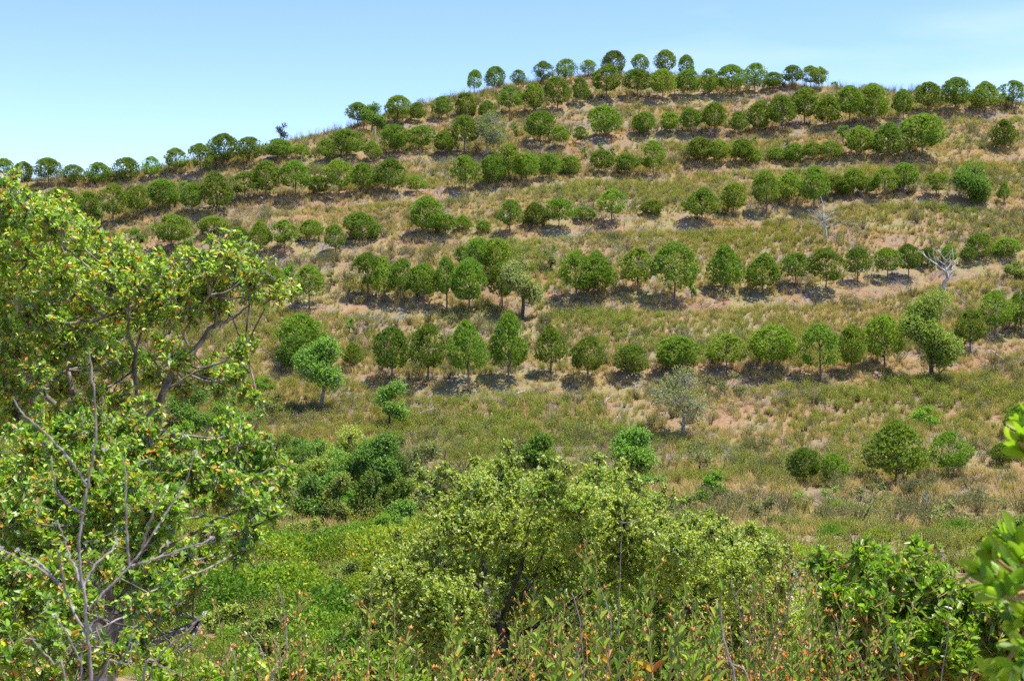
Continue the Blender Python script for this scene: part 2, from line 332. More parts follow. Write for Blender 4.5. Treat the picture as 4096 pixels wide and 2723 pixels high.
# (view, centre, top, foot, width) of each pine, read off the photograph row by row
ROWS = [
 ('the row along the left skyline', [(1, 30, 535, 740, 180), (1, 200, 565, 750, 180), (1, 445, 530, 790, 220), (1, 680, 595, 775, 190), (1, 905, 570, 765, 210), (1, 1160, 525, 745, 220), (1, 1390, 515, 740, 175), (1, 1620, 437, 700, 210), (1, 1845, 395, 720, 200), (1, 2060, 305, 665, 255), (1, 2300, 335, 640, 225)]),
 ('the row climbing to the grey cork oak', [(2, 255, 815, 1060, 230), (2, 465, 862, 1060, 160), (2, 700, 815, 1070, 155), (2, 890, 725, 1050, 280), (2, 1130, 835, 1050, 145), (2, 1330, 680, 1000, 240), (2, 1585, 690, 970, 215), (2, 1800, 735, 980, 205), (2, 1975, 595, 965, 220)]),
 ('the skyline row left of the summit', [(2, 990, 480, 690, 190), (2, 1360, 418, 680, 235), (2, 1540, 480, 650, 130), (2, 1770, 422, 630, 170), (2, 1985, 392, 600, 200), (2, 2180, 465, 620, 140)]),
 ('the summit row against the sky', [(2, 2065, 180, 335, 140), (2, 2255, 150, 310, 170), (3, 170, 297, 440, 125), (3, 400, 218, 415, 150), (3, 605, 195, 390, 175), (3, 812, 208, 355, 135), (3, 1042, 120, 300, 195), (3, 1295, 150, 305, 142), (3, 1525, 110, 295, 172), (3, 1722, 158, 285, 150)]),
 ('the first row below the summit', [(3, 90, 440, 690, 208), (3, 310, 405, 680, 182), (3, 530, 357, 660, 215), (3, 738, 370, 605, 160), (3, 985, 245, 560, 268), (3, 1268, 285, 540, 228), (3, 1500, 290, 560, 210), (3, 1725, 295, 540, 222), (3, 1930, 285, 540, 160), (3, 2135, 250, 540, 240), (4, 45, 118, 400, 195), (4, 210, 205, 385, 170), (4, 390, 140, 375, 160), (4, 558, 145, 385, 170), (4, 635, 155, 390, 150)]),
 ('the upper right row', [(4, 95, 465, 755, 200), (4, 295, 415, 760, 230), (4, 500, 338, 705, 250), (4, 715, 408, 745, 228), (4, 920, 325, 720, 230), (4, 1130, 305, 700, 258), (4, 1410, 360, 660, 190), (4, 1640, 295, 600, 228), (4, 1895, 248, 600, 242), (4, 2165, 282, 590, 258), (4, 2415, 280, 560, 220)]),
 ('the middle row below the summit', [(3, 370, 672, 990, 243), (3, 562, 812, 1015, 158), (3, 745, 818, 975, 122), (3, 962, 625, 920, 265), (3, 1328, 680, 900, 195), (3, 1562, 680, 885, 165), (3, 1755, 645, 885, 185), (3, 1978, 595, 875, 228), (3, 2195, 678, 880, 150)]),
 ('the long row below the left skyline', [(1, 570, 800, 1090, 250), (1, 810, 840, 1130, 200), (1, 1040, 765, 1150, 250), (1, 1265, 785, 1110, 220), (1, 1500, 722, 1055, 265), (1, 1770, 755, 1090, 190), (1, 1995, 650, 1085, 262), (1, 2255, 655, 1000, 240), (2, 150, 1010, 1450, 235), (2, 420, 1015, 1445, 265), (2, 620, 1155, 1430, 190), (2, 820, 1005, 1420, 230), (2, 1045, 1035, 1395, 212), (2, 1275, 985, 1385, 275), (2, 1535, 1160, 1375, 160)]),
 ('the row at the centre of the hillside', [(2, 1985, 965, 1340, 240), (2, 2230, 965, 1310, 225), (3, 80, 975, 1385, 240), (3, 240, 1060, 1385, 228), (3, 455, 1065, 1350, 182), (3, 640, 1085, 1295, 200), (3, 935, 1030, 1275, 200), (3, 1163, 1060, 1285, 205), (3, 1412, 945, 1275, 215)]),
 ('the sparse row right of the centre', [(3, 1840, 915, 1160, 228), (3, 2020, 940, 1165, 190), (3, 2235, 930, 1165, 190), (4, 20, 900, 1040, 160), (4, 235, 900, 1015, 160), (4, 400, 855, 1015, 185), (4, 570, 850, 1030, 165), (4, 750, 835, 1040, 185)]),
 ('the tall row at the upper right', [(4, 1020, 700, 1015, 268), (4, 1275, 658, 1030, 258), (4, 1585, 583, 1015, 355), (4, 2345, 635, 935, 215)]),
 ('the dense right-hand row', [(4, 150, 1110, 1490, 250), (4, 380, 1115, 1425, 262), (4, 590, 1062, 1470, 228), (4, 750, 1150, 1385, 220), (4, 860, 1195, 1380, 170), (4, 950, 1090, 1370, 215), (4, 1080, 1165, 1370, 175), (4, 1240, 1085, 1395, 222), (4, 1415, 1035, 1360, 238), (4, 1720, 1130, 1410, 200), (4, 2340, 1215, 1435, 115)]),
 ('the row above the left tree', [(1, 1580, 1050, 1400, 310), (1, 1975, 1065, 1285, 245), (1, 2190, 1160, 1350, 180), (5, 95, 65, 400, 195), (5, 320, 65, 395, 248), (5, 555, 62, 305, 200), (5, 785, 105, 390, 185), (5, 1035, -5, 300, 298)]),
 ('the row across the middle of the hill', [(5, 1625, -157, 258, 265), (5, 1805, 15, 245, 185), (5, 1965, 20, 210, 150), (5, 2150, 75, 210, 125), (6, 90, -10, 335, 190), (6, 325, 20, 285, 212), (6, 545, -15, 295, 250), (6, 782, 60, 225, 172), (6, 1030, -110, 230, 238), (6, 1405, -5, 165, 190), (6, 1860, -120, 205, 280), (6, 2150, -165, 135, 228)]),
 ('the clump left of the grey-green oak', [(5, 215, 485, 755, 180), (5, 545, 478, 890, 262), (5, 1085, 360, 820, 255), (5, 1235, 395, 850, 215), (5, 1390, 420, 845, 262), (5, 1600, 460, 860, 255), (5, 1812, 400, 890, 205), (5, 2020, 410, 925, 305), (5, 1960, 310, 560, 130), (5, 2110, 225, 640, 230), (5, 2265, 230, 640, 260), (5, 2320, 455, 885, 232)]),
 ('the row right of the grey-green oak', [(6, 700, 455, 930, 285), (6, 905, 460, 910, 320), (6, 1270, 430, 880, 305), (6, 1610, 375, 935, 375), (6, 2080, 400, 855, 290), (7, -50, 485, 850, 275), (7, 255, 480, 800, 250), (7, 535, 440, 830, 290), (7, 825, 432, 745, 200), (7, 1100, 435, 705, 222), (7, 1295, 400, 690, 190), (7, 1475, 435, 590, 150), (7, 1665, 410, 580, 150), (7, 1840, 430, 570, 130), (7, 1945, 300, 530, 230), (7, 2200, 340, 510, 235)]),
 ('the lowest full row of pines', [(5, 480, 930, 1330, 400), (5, 430, 1120, 1440, 305), (5, 950, 1190, 1430, 160), (5, 1310, 1050, 1545, 305), (5, 1645, 1010, 1570, 300), (5, 2010, 980, 1610, 350), (6, 80, 1005, 1690, 310), (6, 470, 1140, 1650, 240), (6, 810, 1245, 1680, 310), (6, 1205, 1320, 1660, 285), (6, 1650, 1245, 1650, 375), (6, 2085, 1225, 1660, 345), (7, 40, 1145, 1650, 405), (7, 480, 1130, 1690, 318), (7, 770, 1140, 1640, 245), (7, 1070, 1050, 1580, 320), (7, 1865, 1005, 1400, 260), (7, 2095, 825, 1265, 295), (7, 2330, 815, 1210, 235)]),
 ('the loose group at the lower right', [(8, 325, 890, 1270, 288), (8, 605, 945, 1290, 248), (8, 1185, 635, 1270, 470), (8, 1665, 740, 1240, 345), (8, 2330, 490, 870, 270), (8, 2165, 845, 1130, 215)]),
]
for _nm, _items in ROWS:
    _p = []
    for (_z, _c, _t, _b, _w) in _items:
        _o = ZOOM[_z]; _g = ground_at(_o[0] + _c * K_, _o[1] + _b * K_); _p.append((_g[0], _g[1]))
    _p.sort(); _p = np.array(_p)
    if _nm.startswith('the loose') or len(_p) < 4: continue
    _ys = np.convolve(np.pad(_p[:, 1], 1, mode='edge'), [.25, .5, .25], mode='valid')
    TERR.append((np.concatenate([[_p[0, 0] - 3], _p[:, 0], [_p[-1, 0] + 3]]), np.concatenate([_ys[:1], _ys, _ys[-1:]])))

# ------------------------------------------------------------------ ground
def build_ground():
    xs = np.unique(np.concatenate([np.linspace(-900, -150, 24), np.linspace(-150, 150, 251), np.linspace(150, 900, 24)]))
    ys = np.unique(np.concatenate([np.linspace(-60, 0, 13), np.linspace(0, 60, 101), np.linspace(60, 250, 191), np.linspace(250, 420, 35), np.linspace(420, 2500, 16)]))
    X, Y = np.meshgrid(xs, ys); Z = H(X, Y)
    V = np.stack([X, Y, Z], -1).reshape(-1, 3)
    nx, ny = len(xs), len(ys)
    i = np.arange(ny - 1)[:, None] * nx + np.arange(nx - 1)[None]
    Q = np.stack([i, i + 1, i + nx + 1, i + nx], -1).reshape(-1, 4)
    o = link('hillside_ground', mesh_np('hillside_ground', V, Q, mats=[M_GROUND], smooth=True), kind='structure')
    o['label'] = 'dry sunlit hillside of orange soil and straw'
build_ground()

# ------------------------------------------------------------------ countless scrub (stuff): geometry-nodes instances of plants kept in the object itself
def gn_scatter():
    ng = bpy.data.node_groups.new('scatter_plants', 'GeometryNodeTree')
    ng.interface.new_socket('Geometry', in_out='INPUT', socket_type='NodeSocketGeometry')
    ng.interface.new_socket('Geometry', in_out='OUTPUT', socket_type='NodeSocketGeometry')
    N = ng.nodes.new; L = ng.links.new
    gi, go = N('NodeGroupInput'), N('NodeGroupOutput')
    def attr(nm, ty):
        a = N('GeometryNodeInputNamedAttribute'); a.data_type = ty; a.inputs['Name'].default_value = nm; return a.outputs['Attribute']
    sep = N('GeometryNodeSeparateGeometry'); sep.domain = 'POINT'
    cmp = N('FunctionNodeCompare'); cmp.data_type = 'INT'; cmp.operation = 'EQUAL'; cmp.inputs[3].default_value = 1
    L(attr('is_point', 'INT'), cmp.inputs[2]); L(cmp.outputs[0], sep.inputs['Selection']); L(gi.outputs[0], sep.inputs['Geometry'])
    mtp = N('GeometryNodeMeshToPoints'); L(sep.outputs[0], mtp.inputs[0])
    spl = N('GeometryNodeSplitToInstances'); spl.domain = 'POINT'
    L(sep.outputs[1], spl.inputs['Geometry']); L(attr('pid', 'INT'), spl.inputs['Group ID'])
    iop = N('GeometryNodeInstanceOnPoints'); iop.inputs['Pick Instance'].default_value = True
    L(mtp.outputs[0], iop.inputs['Points']); L(spl.outputs['Instances'], iop.inputs['Instance'])
    L(attr('pick', 'INT'), iop.inputs['Instance Index']); L(attr('rot', 'FLOAT_VECTOR'), iop.inputs['Rotation']); L(attr('scl', 'FLOAT_VECTOR'), iop.inputs['Scale'])
    L(iop.outputs[0], go.inputs[0])
    return ng
GN = gn_scatter()

def scatter(name, label, protos, pts, rot, scl, tint, mat):
    """protos: list of (V, Q, col)"""
    V, Q, C, PID = [], [], [], []; off = 0
    for i, (v, q, c) in enumerate(protos):
        V.append(v); Q.append(q + off); C.append(c); PID.append(np.full(len(v), i)); off += len(v)
    n = len(pts); V.append(pts); C.append(np.ones((n, 3))); PID.append(np.full(n, -1))
    V = np.concatenate(V); nv = len(V); isp = np.zeros(nv, np.int32); isp[off:] = 1
    full = lambda a, d: np.concatenate([np.zeros((off, d), np.float32), np.asarray(a, np.float32).reshape(n, d)])
    pk = np.zeros(nv, np.int32); pk[off:] = rng.integers(0, len(protos), n)
    t4 = np.ones((n, 4)); t4[:, :3] = tint
    me = mesh_np(name, V, np.concatenate(Q), col=np.concatenate(C), mats=[mat], extra={
        'is_point': ('INT', isp), 'pid': ('INT', np.concatenate(PID).astype(np.int32)), 'pick': ('INT', pk),
        'rot': ('FLOAT_VECTOR', full(rot, 3)), 'scl': ('FLOAT_VECTOR', full(scl, 3)), 'tint': ('FLOAT_COLOR', full(t4, 4))})
    o = link(name, me, kind='stuff'); o['label'] = label
    md = o.modifiers.new('scatter', 'NODES'); md.node_group = GN
    return o

def proto_bush(seed, nst, nlf, h, spread, ll, lw, pal, upright=0.6, droop=0.0, stemcol=(.20, .15, .10), leaf_from=0.25):
    """unit plant of thin stems with small leaves; height h"""
    r = np.random.default_rng(seed)
    paths, LP, LA, LN = [], [], [], []
    az = r.uniform(0, 2 * math.pi, nst); tilt = spread * np.sqrt(r.uniform(0, 1, nst)); hh = h * r.uniform(.6, 1.0, nst)
    for a, t, q in zip(az, tilt, hh):
        d = np.array([math.cos(a) * t, math.sin(a) * t, 1.0]); b = np.array([math.cos(a), math.sin(a), 0]) * r.uniform(0, .12)
        mid = b + d * q * .5 + r.normal(size=3) * .04; end = b + d * q * np.array([1.1, 1.1, 1.0 - droop * t])
        P = curve_pts([b, mid, end], 4); paths.append((P, np.array([.010, .008, .006, .003]) * 1.1))
        k = nlf // nst; f = r.uniform(leaf_from, 1, k) ** 0.8
        LP.append(b + (end - b) * f[:, None] + r.normal(size=(k, 3)) * .07 * f[:, None])
        LA.append(norm(r.normal(size=(k, 3)) * .8 + np.array([0, 0, upright]) + d * .2)); LN.append(norm(r.normal(size=(k, 3)) * .7 + np.array([0, 0, .6])))
    LP, LA, LN = np.concatenate(LP), np.concatenate(LA), np.concatenate(LN); n = len(LP)
    V1, Q1 = tubes(paths, 3)
    L_ = ll * r.uniform(.7, 1.3, n); W_ = lw * r.uniform(.7, 1.3, n)
    ci = pick(pal, n, r); cc = np.array([p[0] for p in pal])[ci] * r.uniform(.75, 1.25, (n, 1))
    # a leaf here is one diamond
    A = norm(LA); N_ = norm(LN - (LN * A).sum(-1, keepdims=True) * A); B = np.cross(A, N_)
    V2 = np.stack([LP, LP + A * L_[:, None] * .5 + B * W_[:, None] * .5, LP + A * L_[:, None], LP + A * L_[:, None] * .5 - B * W_[:, None] * .5], 1).reshape(-1, 3)
    Q2 = np.arange(n * 4).reshape(-1, 4) + len(V1)
    C = np.concatenate([np.tile(stemcol, (len(V1), 1)), np.repeat(cc, 4, 0)])
    return np.concatenate([V1, V2]), np.concatenate([Q1, Q2]), C

def proto_twigs(seed, n, h, spread, col, rad=.008):
    r = np.random.default_rng(seed); paths = []
    for _ in range(n):
        a = r.uniform(0, 6.28); t = spread * r.uniform(.2, 1); q = h * r.uniform(.5, 1)
        b = np.array([r.normal() * .12, r.normal() * .12, 0]); d = np.array([math.cos(a) * t, math.sin(a) * t, 1.0])
        e = b + d * q; m = b + d * q * .5 + r.normal(size=3) * .05
        paths.append((np.array([b, m, e]), np.array([rad, rad * .7, rad * .3])))
        for _k in range(2):
            f = r.uniform(.3, .9); s0 = b + (e - b) * f
            paths.append((np.array([s0, s0 + (d + r.normal(size=3) * .6) * q * .25]), np.array([rad * .6, rad * .3])))
    V, Q = tubes(paths, 3)
    return V, Q, np.tile(col, (len(V), 1)) * r.uniform(.85, 1.15, (len(V), 1))

def proto_grass(seed, n, h, spread, pal):
    r = np.random.default_rng(seed)
    az = r.uniform(0, 6.28, n); t = spread * r.uniform(.1, 1, n); q = h * r.uniform(.5, 1.1, n)
    b = np.stack([r.normal(size=n) * .12, r.normal(size=n) * .12, np.zeros(n)], -1)
    d = np.stack([np.cos(az) * t, np.sin(az) * t, np.ones(n)], -1)
    side = np.stack([-np.sin(az), np.cos(az), np.zeros(n)], -1) * .011
    m = b + d * q[:, None] * .55; e = b + d * q[:, None] * np.array([1.5, 1.5, .95])
    V = np.stack([b - side, b + side, m + side * .8, m - side * .8, e + side * .25, e - side * .25], 1).reshape(-1, 3)
    i = np.arange(n)[:, None] * 6
    Q = np.concatenate([i + np.array([[0, 1, 2, 3]]), i + np.array([[3, 2, 4, 5]])], 1).reshape(-1, 4)
    c = np.array([p[0] for p in pal])[pick(pal, n, r)] * r.uniform(.8, 1.2, (n, 1))
    return V, Q, np.repeat(c, 6, 0)

def proto_dome(seed, nlf, rad, h, ll, lw, pal, stemcol=(.12, .09, .05)):
    """a low rounded bush: lumps of leaves over a few stems"""
    r = np.random.default_rng(seed); C = []
    for i in range(9):
        a = i * 2.4; q = rad * .72 * math.sqrt(i / 9); C.append((math.cos(a) * q, math.sin(a) * q, h * (.72 - .38 * (i / 9) + r.uniform(-.08, .08))))
    C = np.array(C); k = r.integers(0, 9, nlf); d = rand_dirs(nlf, r); d[:, 2] = np.abs(d[:, 2]) * 1.1 - .25; d = norm(d)
    LP = C[k] + d * rad * .36 * r.uniform(.55, 1.08, (nlf, 1)); LP[:, 2] = np.maximum(LP[:, 2], .03)
    A = norm(d * .5 + r.normal(size=(nlf, 3)) * .6 + np.array([0, 0, .45])); Nn = norm(d * .5 + r.normal(size=(nlf, 3)) * .5 + np.array([0, 0, .6]))
    N_ = norm(Nn - (Nn * A).sum(-1, keepdims=True) * A); B = np.cross(A, N_); L_ = ll * r.uniform(.7, 1.3, (nlf, 1)); W_ = lw * r.uniform(.7, 1.3, (nlf, 1))
    V1, Q1 = tubes([(np.array([[0, 0, 0], c * .55, c]), np.array([.012, .008, .004])) for c in C], 3)
    V2 = np.stack([LP, LP + A * L_ * .5 + B * W_ * .5, LP + A * L_, LP + A * L_ * .5 - B * W_ * .5], 1).reshape(-1, 3)
    cc = np.array([p[0] for p in pal])[pick(pal, nlf, r)] * r.uniform(.75, 1.25, (nlf, 1))
    return np.concatenate([V1, V2]), np.concatenate([Q1, np.arange(nlf * 4).reshape(-1, 4) + len(V1)]), np.concatenate([np.tile(stemcol, (len(V1), 1)), np.repeat(cc, 4, 0)])

def field(density, y0, y1, margin=0.06, seed=1):
    """random ground points inside the view fan, a little wider"""
    r = np.random.default_rng(seed)
    smax = 2048 / F + margin
    area = smax * (y1 ** 2 - y0 ** 2); n = int(area * density)
    y = np.sqrt(r.uniform(y0 ** 2, y1 ** 2, n)); s = r.uniform(-smax, smax, n)
    ok = y < crest_Y(s) + 5
    y, s = y[ok], s[ok]; x = s * y
    return x, y, r

def build_scrub():
    olive = [((0.338, 0.4, 0.057), 5), ((0.401, 0.43, 0.07), 4), ((0.263, 0.36, 0.053), 3), ((0.526, 0.43, 0.049), 2), ((0.501, 0.524, 0.122), 2)]
    dry = [((.48, .37, .15), 5), ((.55, .44, .20), 4), ((.42, .32, .13), 3)]
    # olive rockrose scrub
    x, y, r = field(4.4, 46, 250, seed=11)
    dens = .06 + 0.50 * vnoise(x, y, 13, 21) + 0.35 * vnoise(x, y, 4.5, 22) + 0.25 * vnoise(x, y, 1.7, 23) - .06
    dens = dens - np.where(y < 66, np.clip((2000 - (x / y * F + CU)) / 300, 0, 1), 0) - np.where(y < 96, .9 * np.clip(vnoise(x, y, 5, 27) - .42, 0, 1), 0) - np.where(y < 84, .26, 0)
    keep = r.uniform(size=len(x)) < np.clip((dens - .36) * 3.2 + np.clip((150 - y) / 160, 0, .4), 0.10, 1)
    td = terrace_d(x, y); bank = (td > -2.5) & (td < -.9); keep &= ~(bank & (r.uniform(size=len(x)) < .75)); foot = (td > -.9) & (td < 1.3); keep &= ~(foot & (r.uniform(size=len(x)) < .55))
    x, y = x[keep], y[keep]; n = len(x)
    pr = [proto_bush(100 + i, 16, 180, 1.0, .42, .085, .035, olive, .9) for i in range(4)]
    hue = vnoise(x, y, 16, 31)[:, None]; v2 = r.uniform(.75, 1.2, (n, 1))
    tint = (np.array([1.12, .98, .95]) * (1 - hue) + np.array([.90, 1.08, .85]) * hue) * v2
    sc = r.uniform(.5, 1.0, n) * (0.5 + .7 * vnoise(x, y, 8, 33)) * (1 - .4 * (np.abs(terrace_d(x, y) + .4) < 2.2)); scl = np.stack([sc, sc, sc * r.uniform(.8, 1.25, n)], -1)
    scatter('olive_scrub', 'olive and ochre rockrose scrub covering the hillside between the pines', pr, np.stack([x, y, H(x, y) - .03], -1),
            np.stack([r.normal(size=n) * .08, r.normal(size=n) * .08, r.uniform(0, 6.28, n)], -1), scl, tint, M_SCRUB)
    # darker grey-green bushes, singly and in drifts
    x, y, r = field(.42, 64, 250, seed=17)
    keep = r.uniform(size=len(x)) < np.clip((vnoise(x, y, 11, 81) * .6 + vnoise(x, y, 4, 82) * .5 - .38) * 3.5, .06, 1)
    keep &= ~((terrace_d(x, y) > -2.5) & (terrace_d(x, y) < .2))
    x, y = x[keep], y[keep]; n = len(x)
    gg = [((.20, .22, .085), 5), ((.26, .26, .10), 3), ((.15, .175, .065), 4), ((.34, .29, .13), 1.5)]
    pr = [proto_bush(150 + i, 26, 330, .95, .62, .08, .035, gg, .6, leaf_from=.3) for i in range(3)] + [proto_dome(160, 420, .7, .85, .09, .045, gg)]
    sc = r.uniform(.55, 1.35, n)
    scatter('grey_green_scrub', 'darker grey-green bushes scattered over the hillside', pr, np.stack([x, y, H(x, y) - .04], -1),
            np.stack([r.normal(size=n) * .1, r.normal(size=n) * .1, r.uniform(0, 6.28, n)], -1), np.stack([sc, sc, sc * r.uniform(.8, 1.15, n)], -1), r.uniform(.75, 1.2, (n, 1)) * np.array([1.0, 1, 1]), M_SCRUB)
    # straw grass
    x, y, r = field(2.6, 62, 250, seed=12)
    keep = r.uniform(size=len(x)) < np.clip((vnoise(x, y, 10, 41) * .6 + vnoise(x, y, 3, 42) * .5 - .32) * 3, .08, 1)
    x, y = x[keep], y[keep]; n = len(x)
    pr = [proto_grass(200 + i, 46, .55, .55, dry) for i in range(3)]
    sc = r.uniform(.6, 1.2, n)
    scatter('dry_grass', 'straw coloured dry grass growing in patches on the hillside', pr, np.stack([x, y, H(x, y) - .02], -1),
            np.stack([np.zeros(n), np.zeros(n), r.uniform(0, 6.28, n)], -1), np.stack([sc, sc, sc], -1), r.uniform(.8, 1.2, (n, 1)) * np.ones((n, 3)), M_SCRUB)
    # grey dead twiggery
    x, y, r = field(1.3, 66, 250, seed=13)
    keep = r.uniform(size=len(x)) < np.clip((vnoise(x, y, 7, 51) * .7 + vnoise(x, y, 2.4, 52) * .5 - .56) * 4, 0.03, 1)
    td = terrace_d(x, y); keep |= (td > -3.6) & (td < -1.0) & (r.uniform(size=len(x)) < .45 * (vnoise(x, y, 6, 55) > .4))
    x, y = x[keep], y[keep]; n = len(x)
    pr = [proto_twigs(300 + i, 16, .55, 1.4, (.36, .315, .265), .009) for i in range(3)]
    sc = r.uniform(.7, 1.5, n)
    scatter('dead_brushwood', 'grey dead brushwood lying among the scrub', pr, np.stack([x, y, H(x, y) - .02], -1),
            np.stack([np.zeros(n), np.zeros(n), r.uniform(0, 6.28, n)], -1), np.stack([sc, sc, sc * .8], -1), r.uniform(.75, 1.25, (n, 1)) * np.ones((n, 3)), M_STICK)
    # thin wispy stalks, seen against the sky on the crest
    x, y, r = field(0.8, 120, 250, seed=14)
    near = np.abs(y - crest_Y(x / y)) < 6
    keep = near | (r.uniform(size=len(x)) < .10)
    x, y = x[keep], y[keep]; n = len(x)
    pr = [proto_bush(400 + i, 9, 50, 1.5, .22, .07, .03, [((.25, .22, .11), 1), ((.30, .25, .13), 1)], .9, stemcol=(.25, .20, .15)) for i in range(3)]
    sc = r.uniform(.5, 1.2, n)
    scatter('tall_dry_stalks', 'thin tall dry stalks fringing the crest of the hill', pr, np.stack([x, y, H(x, y) - .02], -1),
            np.stack([r.normal(size=n) * .1, r.normal(size=n) * .1, r.uniform(0, 6.28, n)], -1), np.stack([sc, sc, sc], -1), r.uniform(.8, 1.2, (n, 1)) * np.ones((n, 3)), M_SCRUB)
    # lush bright green shrubs on the near slope and the valley floor
    lush = [((0.199, 0.335, 0.023), 6), ((0.27, 0.415, 0.032), 4), ((0.141, 0.254, 0.022), 3), ((0.715, 0.546, 0.048), 0.6), ((0.363, 0.442, 0.054), 1.5)]
    x, y, r = field(1.9, 12, 74, seed=15)
    s = x / y * F + CU
    m = vnoise(x, y, 5.5, 61) * .6 + vnoise(x, y, 1.8, 62) * .4
    green = ((y > 17.5) | (s < 1450)) * np.maximum(np.clip((2000 - s) / 400, .04, 1), np.clip((30 - y) / 6, 0, 1)) * np.clip((74 - y) / 8, 0, 1)
    keep = r.uniform(size=len(x)) < np.clip((m - .12) * 3.4, .55, 1) * green
    x, y = x[keep], y[keep]; n = len(x)
    pr = [proto_dome(500 + i, 1500, .75, .85, .065, .040, lush) for i in range(5)] + [proto_bush(510, 34, 900, .95, .75, .055, .032, lush, .5, leaf_from=.35, stemcol=(.12, .09, .05))]
    sc = r.uniform(.55, 1.0, n) * np.clip(.6 + y / 60, .6, 1.2) * (.62 + 1.5 * np.clip(vnoise(x, y, 3.0, 64) * 2.4 - .9, 0, 1)) * np.interp(y, [12, 17, 28, 48, 58], [.35, .5, 1, .9, .55]); hue = np.clip(vnoise(x, y, 3.5, 63) * 1.8 - .4, 0, 1)[:, None]
    tint = (np.array([.62, .80, .8]) * (1 - hue) + np.array([1.30, 1.08, 1.0]) * hue) * r.uniform(.75, 1.2, (n, 1))
    scatter('green_undergrowth', 'dense bright green low shrubs filling the valley floor', pr, np.stack([x, y, H(x, y) - .05], -1),
            np.stack([r.normal(size=n) * .1, r.normal(size=n) * .1, r.uniform(0, 6.28, n)], -1), np.stack([sc, sc, sc * .9], -1), tint, M_SCRUB)
    # drier scrub mixed in on the near slope
    x, y, r = field(1.6, 14, 66, seed=16)
    keep = r.uniform(size=len(x)) < np.clip((vnoise(x, y, 4, 71) - .45) * 3, .05, .8)
    x, y = x[keep], y[keep]; n = len(x)
    pr = [proto_bush(600 + i, 26, 420, .9, .5, .045, .018, olive, .9) for i in range(3)]
    sc = r.uniform(.5, 1.0, n)
    scatter('ochre_undergrowth', 'ochre and olive heathery scrub on the near slope', pr, np.stack([x, y, H(x, y) - .03], -1),
            np.stack([np.zeros(n), np.zeros(n), r.uniform(0, 6.28, n)], -1), np.stack([sc, sc, sc], -1), r.uniform(.9, 1.3, (n, 1)) * np.ones((n, 3)), M_SCRUB)
build_scrub()

